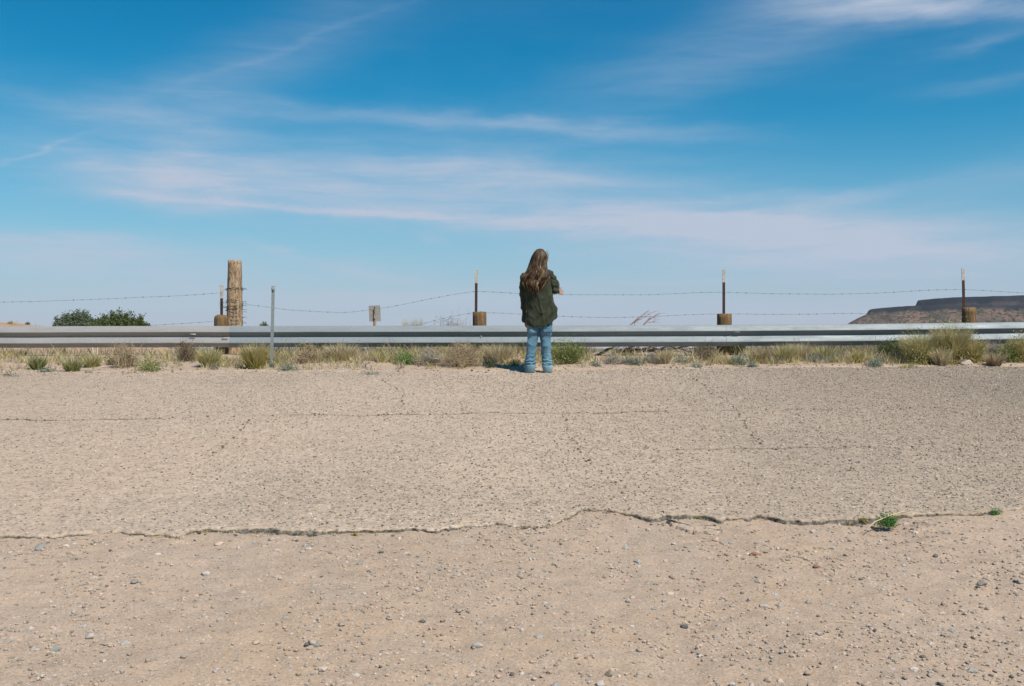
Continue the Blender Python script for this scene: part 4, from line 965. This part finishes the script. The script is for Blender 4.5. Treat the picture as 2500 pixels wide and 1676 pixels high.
# ------------------------------------------------------------------ mesa
def mat_mesa():
    m, t, b = newmat('mesa_rock'); v = objvec(t)
    g = t.nodes.new('ShaderNodeNewGeometry'); sp = N(t, 'ShaderNodeSeparateXYZ', i_0=g.outputs['Position'])
    n1 = tex(t, 'Noise', .010, v, Detail=7., Roughness=.65)
    c = RAMP(t, n1.outputs[0], [(.38, (.085, .075, .075)), (.5, (.15, .115, .10)), (.6, (.21, .14, .12)), (.7, (.15, .12, .115))])
    vo = tex(t, 'Noise', .085, v, Detail=4., Roughness=.7); c = MIX(t, RAMP(t, vo.outputs[0], [(.5, 0), (.56, .9)]), c, (.045, .055, .035))
    at = t.nodes.new('ShaderNodeAttribute'); at.attribute_name = 'tint'; sc = N(t, 'ShaderNodeSeparateColor', i_0=at.outputs['Color'])
    rock = RAMP(t, n1.outputs[0], [(.4, (.022, .030, .040)), (.6, (.045, .050, .058))])
    c = MIX(t, sc.outputs[0], c, rock)
    t.links.new(c, b.inputs['Base Color']); b.inputs['Roughness'].default_value = .95; b.inputs['Specular IOR Level'].default_value = 0.
    bump(t, b, vo.outputs[0], 1., 3.0); return m
m_mesa = mat_mesa()
def mesa(dist, rimpts, base, x1, depth, slope_w, cliff, cover, res, name):
    """rimpts: (px, v) of the rim in front view; the slope runs down to the left and to the front"""
    rp = np.array([((px-CX)/F*dist, CAMZ+(HZ-v)/F*dist) for px, v in rimpts]); xl = rp[0, 0]
    xs = np.arange(xl-slope_w*1.5, x1, res); ys = np.arange(dist-slope_w*1.3, dist+depth, res); X, Y = np.meshgrid(xs, ys)
    n = fbm(X*.006, Y*.006, 101, 5)*45+fbm(X*.03, Y*.03, 103, 4)*13
    front = dist+90*fbm(X*.003, X*0, 105, 3)*0
    XL = xl*np.maximum(Y, dist)/dist+(np.maximum(Y, dist)-dist)*.12; dl = X-XL; d = np.minimum(dl, (Y-dist)*1.0); both = (dl < 0)*(Y < dist); d = np.where(both, -np.hypot(dl, Y-dist), d)
    gul = fbm(X*.02, Y*.004+X*.004, 107, 4)*16*np.exp(-np.abs(d+60)/120)
    d = d+n*.45*np.clip(-d/60, .15, 1)*(d < 60)+gul*(d < -5)
    top = np.interp(X, rp[:, 0], rp[:, 1]); hh = top-base
    t = np.clip(-d/slope_w, 0, 1)
    Zt = np.where(d > 0, top+np.minimum(d*.01, 4), 0)
    cl = cliff; Zs = base+(hh-cl)*(1-t)**1.1+cl*np.clip(1+d/(cl*.9), 0, 1)
    Z = np.where(d > 0, top+fbm(X*.05, Y*.05, 109, 3)*1.2, Zs)
    red = np.where(d > -cl*1.2, 1., 0)*.95+cover; red = np.clip(red, 0, 1)
    b = MB(); b.add(np.stack([X, Y, Z], -1), gridquads(len(xs), len(ys)), None, np.stack([red, red, red], -1).reshape(-1, 3)); o = b.build(name, m_mesa); tag(o, kind='structure'); return o
mesa(3000, [(2122,757),(2150,753),(2223,747),(2400,745),(2600,748),(3600,752)], -46, 2900, 900, 262, 9, 0., 7., 'hill')
mesa(3900, [(2240,734),(2290,729),(2336,726),(2500,721.5),(3600,712)], -46, 3900, 900, 330, 14, .75, 10., 'hill')

# ------------------------------------------------------------------ air
m_air = bpy.data.materials.new('air'); m_air.use_nodes = True; ta = m_air.node_tree; ta.nodes.clear()
pv = N(ta, 'ShaderNodeVolumePrincipled'); pv.inputs['Color'].default_value = (.80, .87, 1.0, 1); pv.inputs['Density'].default_value = .000014; pv.inputs['Anisotropy'].default_value = .1
ao = N(ta, 'ShaderNodeOutputMaterial'); ta.links.new(pv.outputs[0], ao.inputs['Volume'])
b = MB(); b.box((-6100, -3100, -56), (6100, 8200, 200)); hz_o = b.build('haze', m_air, smooth=False, cols=False); tag(hz_o, 'thin bluish air over the desert plain', 'haze', kind='stuff')

# ------------------------------------------------------------------ person
PY = 13.4; PS = F/PY
def remesh(name, parts, mat, parent, voxel=.006, smooth=6, disp=None, tint=None):
    b = MB()
    for (v, q, t) in parts: b.add(v, q, t)
    o = b.build(name+'_tmp', mat, cols=False); md = o.modifiers.new('r', 'REMESH'); md.mode = 'VOXEL'; md.voxel_size = voxel; md.use_smooth_shade = True
    ms = o.modifiers.new('s', 'SMOOTH'); ms.factor = .5; ms.iterations = smooth
    dg = bpy.context.evaluated_depsgraph_get(); dg.update(); ev = o.evaluated_get(dg)
    me = bpy.data.meshes.new_from_object(ev); bpy.data.objects.remove(o); me.name = name
    n = len(me.vertices); co = np.zeros(n*3); me.vertices.foreach_get('co', co); co = co.reshape(-1, 3)
    no = np.zeros(n*3); me.vertices.foreach_get('normal', no); no = no.reshape(-1, 3)
    if disp is not None: co = disp(co, no); me.vertices.foreach_set('co', co.ravel())
    if tint is not None:
        c = tint(co); at = me.color_attributes.new('tint', 'FLOAT_COLOR', 'POINT'); at.data.foreach_set('color', np.concatenate([c, np.ones((n, 1))], 1).ravel())
    me.update(); me.materials.clear(); me.materials.append(mat)
    for p in me.polygons: p.use_smooth = True
    o2 = bpy.data.objects.new(name, me); return link(o2, parent)
def limb(pts, rad, n=16, sq=1.):
    """closed tapered tube with round ends"""
    pts = np.asarray(pts, float); rad = np.asarray(rad, float)
    d0 = pts[0]-pts[1]; d0 /= np.linalg.norm(d0); d1 = pts[-1]-pts[-2]; d1 /= np.linalg.norm(d1)
    P_ = [pts[0]+d0*rad[0]*.95, pts[0]+d0*rad[0]*.6]+list(pts)+[pts[-1]+d1*rad[-1]*.6, pts[-1]+d1*rad[-1]*.95]; R_ = [rad[0]*.3, rad[0]*.8]+list(rad)+[rad[-1]*.8, rad[-1]*.3]
    m = MB(); m.tube(P_, R_, n); return m.v[0], m.f4[0], m.f3[0]
def ell(c, r, rot=0., sub=3):
    v, f = ICO[sub]; v = v*np.array(r); cs, sn = math.cos(rot), math.sin(rot); v = np.stack([v[:, 0]*cs-v[:, 1]*sn, v[:, 0]*sn+v[:, 1]*cs, v[:, 2]], 1); return v+np.array(c), None, f
def loft(rings, n=48, p=2.3, zfun=None):
    """rings: (z, x0, x1, y0, y1) closed loft of superellipses"""
    th = np.arange(n)*2*np.pi/n; c, s = np.cos(th), np.sin(th); ex_ = 2/p; V = []
    for i, (z, x0, x1, y0, y1) in enumerate(rings):
        x = (x0+x1)/2+(x1-x0)/2*np.sign(c)*np.abs(c)**ex_; y = (y0+y1)/2+(y1-y0)/2*np.sign(s)*np.abs(s)**ex_; zz = np.full(n, float(z))
        if zfun is not None: zz = zfun(x, y, zz)
        V.append(np.stack([x, y, zz], 1))
    m = len(rings); a = V[0].mean(0); b_ = V[-1].mean(0); V = np.concatenate(V+[[a], [b_]]); i = np.arange(m-1)[:, None]; j = np.arange(n)[None]
    q = np.stack([i*n+j, i*n+(j+1) % n, (i+1)*n+(j+1) % n, (i+1)*n+j], -1).reshape(-1, 4); jj = np.arange(n)
    t = np.concatenate([np.stack([np.full(n, m*n), (jj+1) % n, jj], 1), np.stack([np.full(n, m*n+1), (m-1)*n+jj, (m-1)*n+(jj+1) % n], 1)]); return V, q, t
def n3(co, s, off=0.):
    return np.array([mnoise.noise(Vector((a*s[0]+off, b_*s[1]+off, c*s[2]-off))) for a, b_, c in co])
px0 = (1316-CX)/PS; pz0 = float(road_z(px0, PY))+.002
person = empty('person', (px0, PY, pz0), 'person with long wavy brown hair seen from behind, dark green shirt and blue jeans', 'person')

# skin
m_skin = mat_plain('skin', (.50, .27, .18), .55, 0, 30, .06)
def build_body():
    parts = []; hc = np.array([.022, .012, 1.545]); fa = R(58)                 # the head looks to the right and away
    fd = np.array([math.sin(fa), math.cos(fa), 0]); sd_ = np.array([math.cos(fa), -math.sin(fa), 0]); up = np.array([0, 0, 1.])
    L = lambda f, s, u: hc+fd*f+sd_*s+up*u
    rot = -fa
    parts.append(ell(L(-.012, 0, .012), (.074, .094, .092), rot)); parts.append(ell(L(.022, 0, -.05), (.056, .066, .062), rot)); parts.append(ell(L(.05, 0, -.085), (.034, .032, .024), rot))
    parts.append(ell(L(.062, 0, -.012), (.05, .028, .055), rot))
    parts.append(limb([L(.088, 0, -.002), L(.102, 0, -.022), L(.110, 0, -.036)], [.008, .010, .0125], 12))   # nose
    parts.append(ell(L(.094, .012, -.04), (.008, .008, .006), rot, 2)); parts.append(ell(L(.094, -.012, -.04), (.008, .008, .006), rot, 2))
    parts.append(ell(L(.088, 0, -.060), (.022, .012, .0055), rot, 2)); parts.append(ell(L(.086, 0, -.069), (.019, .011, .0065), rot, 2))  # lips
    parts.append(ell(L(.080, 0, -.09), (.016, .012, .012), rot, 2))                                       # chin
    for s in (-1, 1):
        parts.append(ell(L(.074, s*.031, .012), (.024, .014, .007), rot, 2)); parts.append(ell(L(.066, s*.042, -.03), (.022, .02, .022), rot, 2))
        parts.append(ell(L(.076, s*.031, -.006), (.012, .010, .009), rot, 2))
        parts.append(ell(L(-.005, s*.076, -.012), (.008, .020, .032), rot, 2))
    parts.append(limb([(.018, .0, 1.50), (.01, -.005, 1.40), (0, 0, 1.33)], [.05, .052, .075]))
    parts.append(loft([(1.36, -.10, .10, -.05, .06), (1.30, -.16, .14, -.075, .07), (1.15, -.14, .12, -.085, .075), (1.0, -.12, .11, -.08, .07), (.9, -.12, .13, -.08, .075), (.8, -.13, .14, -.08, .08)], p=2.1))
    sh_l = (-.165, 0, 1.285); el_l = (-.205, .01, 1.03); wr_l = (-.180, .060, .760)
    parts.append(limb([sh_l, (-.19, 0, 1.16), el_l, (-.2, .03, .9), wr_l], [.044, .036, .030, .027, .021]))
    sh_r = (.135, 0, 1.30); el_r = (.215, .01, 1.115); wr_r = (.243, .225, 1.112)
    parts.append(limb([sh_r, (.18, 0, 1.2), el_r], [.048, .042, .036])); parts.append(limb([el_r, (.225, .12, 1.118), wr_r], [.036, .036, .025]))
    for s, x0, x1, x2 in ((-1, -.095, -.10, -.12), (1, .095, .095, .115)):
        parts.append(limb([(x0, 0, .82), (x1, .0, .47), (x1, -.015, .30), (x2, 0, .09)], [.085, .058, .052, .036]))
        parts.append(limb([(x2, -.02, .035), (x2+s*.01, .09, .03), (x2+s*.015, .16, .022)], [.032, .034, .022]))
    def hand(w, fdir, pdir, thumb, curl, spread=1.):
        """w wrist, fdir fingers' direction, pdir across the palm from little finger to index, nrm = palm side"""
        w = np.array(w, float); f = np.array(fdir, float); f /= np.linalg.norm(f); p = np.array(pdir, float); p -= f*(p@f); p /= np.linalg.norm(p); nrm = np.cross(f, p)*thumb
        parts.append(limb([w-f*.02, w+f*.02], [.024, .025]))
        for a in (-.026, -.009, .009, .026): parts.append(limb([w+f*.01+p*a*.6, w+f*.05+p*a, w+f*.085+p*a], [.013, .0135, .0105], 12))
        for a, ln in ((-.030, .058), (-.0105, .072), (.0105, .078), (.0305, .070)):
            k = w+f*.088+p*a; d1 = f+p*a*3.0*spread+nrm*curl*.25; d2 = f*(1-curl*.3)+p*a*2*spread+nrm*curl*.8; d3 = f*(1-curl*.7)+nrm*curl*1.2
            d1, d2, d3 = [q/np.linalg.norm(q) for q in (d1, d2, d3)]; a1 = k+d1*ln*.45; a2 = a1+d2*ln*.32; a3 = a2+d3*ln*.23
            parts.append(limb([k-f*.012, k, a1, a2, a3], [.0095, .0095, .0085, .0078, .0066], 12))
        t0 = w+f*.02+p*.022; t1 = w+f*.055+p*.046+nrm*.012; t2 = w+f*.085+p*.052+nrm*.02; t3 = w+f*.105+p*.052+nrm*.026
        parts.append(limb([t0, t1, t2, t3], [.013, .0115, .0098, .008], 12))
    hand(wr_l, (-.04, .22, -1), (.15, 1, .15), 1, .45)
    hand(wr_r, (.55, .8, -.12), (-.3, .1, 1), 1, .3, 1.3)
    o = remesh('body', parts, m_skin, person, .0042, 4); return hc, fd, sd_
hc, fd, sdv = build_body()
# eyes on the face
for s in (-1, 1):
    v, q, f = ell(hc+fd*.083+sdv*s*.031+np.array([0, 0, -.005]), (.009, .006, .005), -R(58), 2); b = MB(); b.add(v, None, f, (.03, .02, .015)); b.build('eye', m_twig, person)

# jeans
def mat_denim():
    m, t, b = newmat('denim'); v = objvec(t)
    n1 = tex(t, 'Noise', 7., objvec(t, (1, 1, .45)), Detail=5., Roughness=.6)
    c = RAMP(t, n1.outputs[0], [(.3, (.075, .165, .235)), (.5, (.125, .25, .335)), (.7, (.21, .36, .44))])
    w = tex(t, 'Noise', 260., objvec(t, (1, 1, .3)), Detail=2.); c = MIX(t, 1., c, RAMP(t, w.outputs[0], [(.3, .85), (.7, 1.15)]), 'MULTIPLY')
    a = t.nodes.new('ShaderNodeAttribute'); a.attribute_name = 'tint'; c = MIX(t, 1., c, a.outputs['Color'], 'MULTIPLY')
    t.links.new(c, b.inputs['Base Color']); b.inputs['Roughness'].default_value = .9; bump(t, b, n1.outputs[0], .6, .006); return m
m_denim = mat_denim()
def jd(co, no):
    z = co[:, 2]; k = np.clip(1-(z-.08)/.22, 0, 1)*(z > .085); rg = lambda q: (1-np.abs(q)*2.6).clip(0, 1)**2
    f = n3(co, (5, 5, 2.6), 3)*.020+rg(n3(co, (4.5, 4.5, 4.), 13))*.013+n3(co, (16, 16, 8), 23)*.004-.005
    diag = np.sin((z*1.0+np.abs(co[:, 0])*1.1)*42+n3(co, (7, 7, 5), 1)*5)*.008*np.clip(1-np.abs(z-.60)/.25, 0, 1)
    bun = np.sin(z*120+n3(co, (14, 14, 14), 5)*6)*.009*k; a = (z > .095)
    return co+no*(f*a*1.0+bun+diag)[:, None]
LEGS = [ # z, x0, x1 for left leg, right leg
 (.088,-.198,-.046,.036,.188),(.13,-.192,-.042,.028,.182),(.17,-.184,-.038,.022,.172),(.23,-.176,-.036,.020,.165),(.35,-.168,-.030,.028,.156),(.466,-.163,-.020,.018,.172),(.55,-.165,-.008,.004,.186),(.62,-.155,.004,-.004,.192),(.70,-.130,.01,-.01,.18)]
def jeans():
    parts = []
    for (a, b_) in ((1, 2), (3, 4)):
        parts.append(loft([(r[0], r[a], r[b_], -.078-.02*(r[0] > .5), .075+.02*(r[0] > .5)) for r in LEGS], p=2.2))
    parts.append(loft([(.60, -.145, .175, -.095, .09), (.68, -.135, .18, -.10, .10), (.78, -.135, .17, -.10, .10), (.90, -.12, .14, -.09, .09)], p=2.3))
    o = remesh('jeans', parts, m_denim, person, .0062, 3, jd, lambda co: np.ones((len(co), 3)))
    # rolled cuffs: turned-up lighter cloth
    for (a, b_, lo_, hi_) in ((-.194, -.051, -.182, -.062), (.042, .187, .058, .174)):
        b = MB(); n = 48; th = np.arange(n)*2*np.pi/n; rows = [(.006, 0., .0), (.0, .3, .0), (.004, .0, .002), (.05, .5, .004), (.085, .9, .006), (.094, 1., .004), (.093, 1., -.004), (.07, .8, -.006)]
        V = []
        for z, k, g in rows:
            k = np.clip(z/.09, 0, 1); x0 = hi_*0+(lo_ if False else 0); xa = np.interp(k, [0, 1], [lo_, a]); xb = np.interp(k, [0, 1], [hi_, b_])
            c, s = np.cos(th), np.sin(th); rx = (xb-xa)/2+g; ry = np.interp(k, [0, 1], [.066, .084])+g
            V.append(np.stack([(xa+xb)/2+rx*np.sign(c)*np.abs(c)**.9, -.0+ry*np.sign(s)*np.abs(s)**.9, np.full(n, z)+.005*np.sin(th*2+a*40)*(k > .5)], 1))
        V = np.concatenate(V); m = len(rows); i = np.arange(m-1)[:, None]; j = np.arange(n)[None]
        b.add(V, np.stack([i*n+j, i*n+(j+1) % n, (i+1)*n+(j+1) % n, (i+1)*n+j], -1).reshape(-1, 4), None, (1.6, 1.3, 1.15)); b.build('cuff', m_denim, o)
    # back pockets
    for x in (-.085, .105):
        b = MB(); g = []
        for z in np.linspace(.53, .635, 5):
            for xx in np.linspace(x-.055, x+.055, 5): g.append((xx, -.101+((xx-.015)**2)*.9, z))
        b.add(g, gridquads(5, 5), None, (.9, .9, .95)); pk = b.build('pocket', m_denim, o); sm = pk.modifiers.new('t', 'SOLIDIFY'); sm.thickness = .004
    return o
jeans()
# shoes, mostly under the cuffs
m_shoe = mat_plain('shoe_leather', (.05, .045, .04), .6)
for s, x in ((-1, -.124), (1, .117)):
    v, q, t = limb([(x, -.022, .030), (x, .03, .034), (x+s*.01, .11, .034), (x+s*.014, .17, .026)], [.034, .036, .037, .028]); v[:, 2] = np.clip(v[:, 2], .002, None); b = MB(); b.add(v, q, t); b.build('shoe', m_shoe, person, cols=False)

# shirt
def mat_shirt():
    m, t, b = newmat('corduroy'); n1 = tex(t, 'Noise', 9., objvec(t), Detail=5., Roughness=.6)
    c = RAMP(t, n1.outputs[0], [(.3, (.018, .023, .012)), (.5, (.032, .038, .021)), (.7, (.055, .06, .034))])
    wv = tex(t, 'Wave', 60., objvec(t), Distortion=1.); wv.bands_direction = 'X'
    c = MIX(t, 1., c, RAMP(t, wv.outputs[1], [(.0, .75), (1., 1.25)]), 'MULTIPLY')
    a = t.nodes.new('ShaderNodeAttribute'); a.attribute_name = 'tint'; c = MIX(t, 1., c, a.outputs['Color'], 'MULTIPLY')
    t.links.new(c, b.inputs['Base Color']); b.inputs['Roughness'].default_value = .85; b.inputs['Sheen Weight'].default_value = .35; b.inputs['Sheen Roughness'].default_value = .4
    b.inputs['Sheen Tint'].default_value = (.6, .62, .45, 1)
    bump(t, b, n1.outputs[0], .5, .006); return m
m_shirt = mat_shirt()
def hemz(x, y, z):
    base = np.interp(x, [-.2, -.16, -.085, .02, .11, .17, .21, .25], [.69, .635, .598, .605, .632, .665, .71, .755])
    front = np.interp(x, [-.2, 0, .25], [.66, .66, .745]); k = np.clip((y+.05)/.15, 0, 1); hz = base*(1-k)+front*k
    return np.where(z < .62, hz-(.62-z)*.0, z)
def shd(co, no):
    x, y, z = co.T; tor = (z > .6)
    rg = lambda q: (1-np.abs(q)*2.6).clip(0, 1)**2
    fold = (n3(co, (5, 5, 2.6), 7)*.018+rg(n3(co, (7, 7, 3.2), 11))*.014+rg(n3(co, (12, 12, 7), 19))*.008-.007)*np.clip((z-.60)/.12, .3, 1)
    sw = np.sin((z*.9-x*.75)*34+n3(co, (4, 4, 4), 4)*4)*.006*np.clip((z-.66)/.1, 0, 1)*np.clip((1.15-z)/.1, 0, 1)
    sl = np.sin((z+x*.4)*75+n3(co, (10, 10, 10), 6)*4)*.0055*((x > .17)*(z > 1.03)+(x < -.20)*.35)
    return co+no*(fold+sw+sl)[:, None]
def shirt():
    parts = [loft([(.60,-.172,.246,-.135,.13),(.64,-.176,.250,-.14,.135),(.70,-.180,.245,-.14,.135),(.78,-.186,.244,-.138,.135),(.86,-.192,.222,-.134,.13),(.95,-.196,.200,-.13,.125),(1.05,-.203,.180,-.128,.12),(1.15,-.212,.166,-.125,.118),(1.23,-.218,.165,-.12,.11),(1.29,-.205,.165,-.11,.10),(1.33,-.170,.16,-.095,.09),(1.375,-.10,.13,-.075,.075),(1.41,-.06,.085,-.058,.062),(1.43,-.05,.07,-.05,.055)], p=2.35, zfun=None)]
    v = parts[0][0]; hz = hemz(v[:, 0], v[:, 1], np.full(len(v), .6)); k_ = np.clip((.95-v[:, 2])/.35, 0, 1); v[:, 2] = v[:, 2]+(hz-.60)*k_
    # left sleeve hanging, right sleeve bent forward
    parts.append(limb([(-.185,-.0,1.285),(-.207,0,1.18),(-.208,.005,1.06),(-.203,.02,.92),(-.192,.04,.80),(-.185,.050,.715)], [.062,.058,.054,.05,.046,.045]))
    parts.append(limb([(.125,-.01,1.325),(.170,0,1.25),(.215,.0,1.165),(.226,.01,1.125)], [.064,.066,.062,.058]))
    parts.append(limb([(.222,.0,1.115),(.232,.06,1.112),(.243,.13,1.115),(.250,.17,1.115)], [.054,.050,.044,.040]))
    parts.append(limb([(.185,.0,1.115),(.19,.05,1.10)], [.034,.03]))
    o = remesh('shirt', parts, m_shirt, person, .0058, 3, shd, lambda co: np.ones((len(co), 3)))
    # collar
    b = MB(); th = np.linspace(0, 2*np.pi, 40, endpoint=False)
    V = [np.stack([.01+r*np.cos(th), .0+r*.9*np.sin(th), z+.012*np.cos(th)], 1) for r, z in ((.056, 1.405), (.062, 1.45), (.068, 1.455), (.082, 1.415), (.088, 1.395))]
    V = np.concatenate(V); n = 40; i = np.arange(4)[:, None]; j = np.arange(n)[None]; b.add(V, np.stack([i*n+j, i*n+(j+1) % n, (i+1)*n+(j+1) % n, (i+1)*n+j], -1).reshape(-1, 4), None, (1, 1, 1)); b.build('collar', m_shirt, o)
    return o
sh = shirt()

# hair
m_hair = tinted('hair', rough=.45)
def hair():
    zt = [1.665, 1.62, 1.57, 1.53, 1.45, 1.37, 1.28, 1.18, 1.10, 1.06]
    Lx = [-.02, -.062, -.092, -.108, -.135, -.165, -.232, -.250, -.20, -.15]; Rx = [.05, .085, .105, .108, .092, .118, .138, .100, .060, .04]
    Bk = [-.03, -.075, -.098, -.110, -.118, -.128, -.148, -.152, -.150, -.148]
    b = MB(); hcx, hcy = .018, .008
    # under layer hugging head and back
    rings = []
    for z, l, r, k in zip(zt[:8], Lx, Rx, Bk):
        rings.append((z, l*.92+.004, r*.93, k+.012, (.055 if z > 1.5 else (.03 if z > 1.4 else -.03)) if z < 1.66 else .03))
    v, q, t = loft(rings[::-1], 40, 2.0); b.add(v, q, t, (.055, .032, .018))
    cols = np.array([(.055,.032,.017),(.10,.058,.028),(.17,.105,.05),(.30,.20,.095),(.04,.023,.013),(.45,.33,.18)]); w = np.array([.27,.27,.19,.11,.11,.05])
    LOCKS = []
    for k in range(78):
        uu0 = (k+.5)/60 if k < 60 else rng.random(); LOCKS.append((uu0+rng.normal(0, .02), rng.uniform(-.2, 1), cols[rng.choice(6, p=w)]*rng.uniform(.8, 1.25), rng.uniform(0, 6.3), rng.normal(0, .035), rng.uniform(19, 32)))
    for k in range(2600):
        u0, layer, c, ph, dz, frq = LOCKS[rng.integers(0, 78)]; ju = rng.normal(0, .028); c = c*rng.uniform(.55, .95)
        zend = np.interp(u0, [0, .12, .3, .5, .75, .9, 1], [1.17, 1.14, 1.09, 1.07, 1.085, 1.15, 1.19])+dz+abs(rng.normal(0, .02))
        z0 = rng.choice([1.655, rng.uniform(1.5, 1.655)], p=[.55, .45]); m = 22; s_ = np.linspace(0, 1, m); z = z0+(zend-z0)*s_
        l = np.interp(-z, -np.array(zt), Lx); r = np.interp(-z, -np.array(zt), Rx); bk = np.interp(-z, -np.array(zt), Bk)
        amp = np.clip((1.58-z)/.3, 0, 1)*.015
        uu = np.clip(u0+ju*(1.15-s_**2)+amp*1.6*np.sin(z*frq+ph), -.02, 1.02)
        x = l+(r-l)*uu
        ell_ = np.sqrt(np.clip(1-((uu-.5)*2)**2*.96, 0, 1)); flat = np.clip((1.42-z)/.15, 0, 1)
        prof = ell_*(1-flat)+flat*(1-.35*((uu-.5)*2)**2)
        y = hcy*(1-prof)+(bk-.018*layer*np.clip((1.6-z)/.2, 0, 1)-.006*rng.random())*prof+amp*np.cos(z*frq+ph*1.7)
        rad = rng.uniform(.0012, .0030)*np.interp(s_, [0, .1, .7, 1], [.6, 1, .9, .2])
        tipc = np.clip(c*1.7, 0, .5); tt = (s_**1.5)[:, None]*.6; cc = c[None]*(1-tt)+tipc[None]*tt
        b.tube(np.stack([x, y, z], 1), rad, 4, cc, cap=False)
    # locks framing the face on the right and on top of the crown
    for k in range(240):
        th = rng.uniform(-.6, 1.25); c = cols[rng.choice(6, p=w)]*rng.uniform(.8, 1.2); m = 14; t = np.linspace(0, 1, m)
        top = np.array([.02, .01, 1.652]); az = rng.uniform(-1.2, .35)
        e = np.array([.022+.092*math.cos(az), .01+.098*math.sin(az), 0]); ang = t*np.pi*.5
        x = top[0]+(e[0]-top[0])*np.sin(ang); y = top[1]+(e[1]-top[1])*np.sin(ang); z = 1.545+.112*np.cos(ang)
        zl = np.linspace(1.545, rng.uniform(1.30, 1.42), 12)[1:]; xl = x[-1]+(.118-x[-1])*np.clip((1.5-zl)/.15, 0, 1)*.6-.012*np.sin((1.545-zl)*18)+.004*np.sin(zl*50+k); yl = y[-1]+(-.06-y[-1])*np.clip((1.545-zl)/.2, 0, 1)
        b.tube(np.stack([np.r_[x, xl], np.r_[y, yl], np.r_[z, zl]], 1), np.interp(np.linspace(0, 1, m+11), [0, .8, 1], [.0028, .003, .0008]), 4, c, cap=False)
    # fly-away strands
    for k in range(60):
        az = rng.uniform(-3.1, .6); st = np.array([.02+.09*math.cos(az), .01+.1*math.sin(az), rng.uniform(1.56, 1.65)]); d = np.array([math.cos(az)*.02, -.01, rng.uniform(-.08, -.02)]); t = np.linspace(0, 1, 6)[:, None]
        b.tube(st+d*t+np.array([.006, 0, .004])*np.sin(t*3), .0008, 3, (.16, .1, .05), cap=False)
    b.build('hair', m_hair, person)
hair()

# sunlit desert surfaces keep their relative colours at real-world albedo
for m in bpy.data.materials:
    if not m.use_nodes: continue
    t = m.node_tree; b = t.nodes.get('Principled BSDF')
    if b is None or not b.inputs['Base Color'].links: continue
    src = b.inputs['Base Color'].links[0].from_socket; c = MIX(t, 1., src, (.78, .78, .78), 'MULTIPLY')
    for l in [l for l in t.links if l.from_socket == src and l.to_node.type in ('BSDF_PRINCIPLED', 'BSDF_TRANSLUCENT')]: t.links.new(c, l.to_socket)
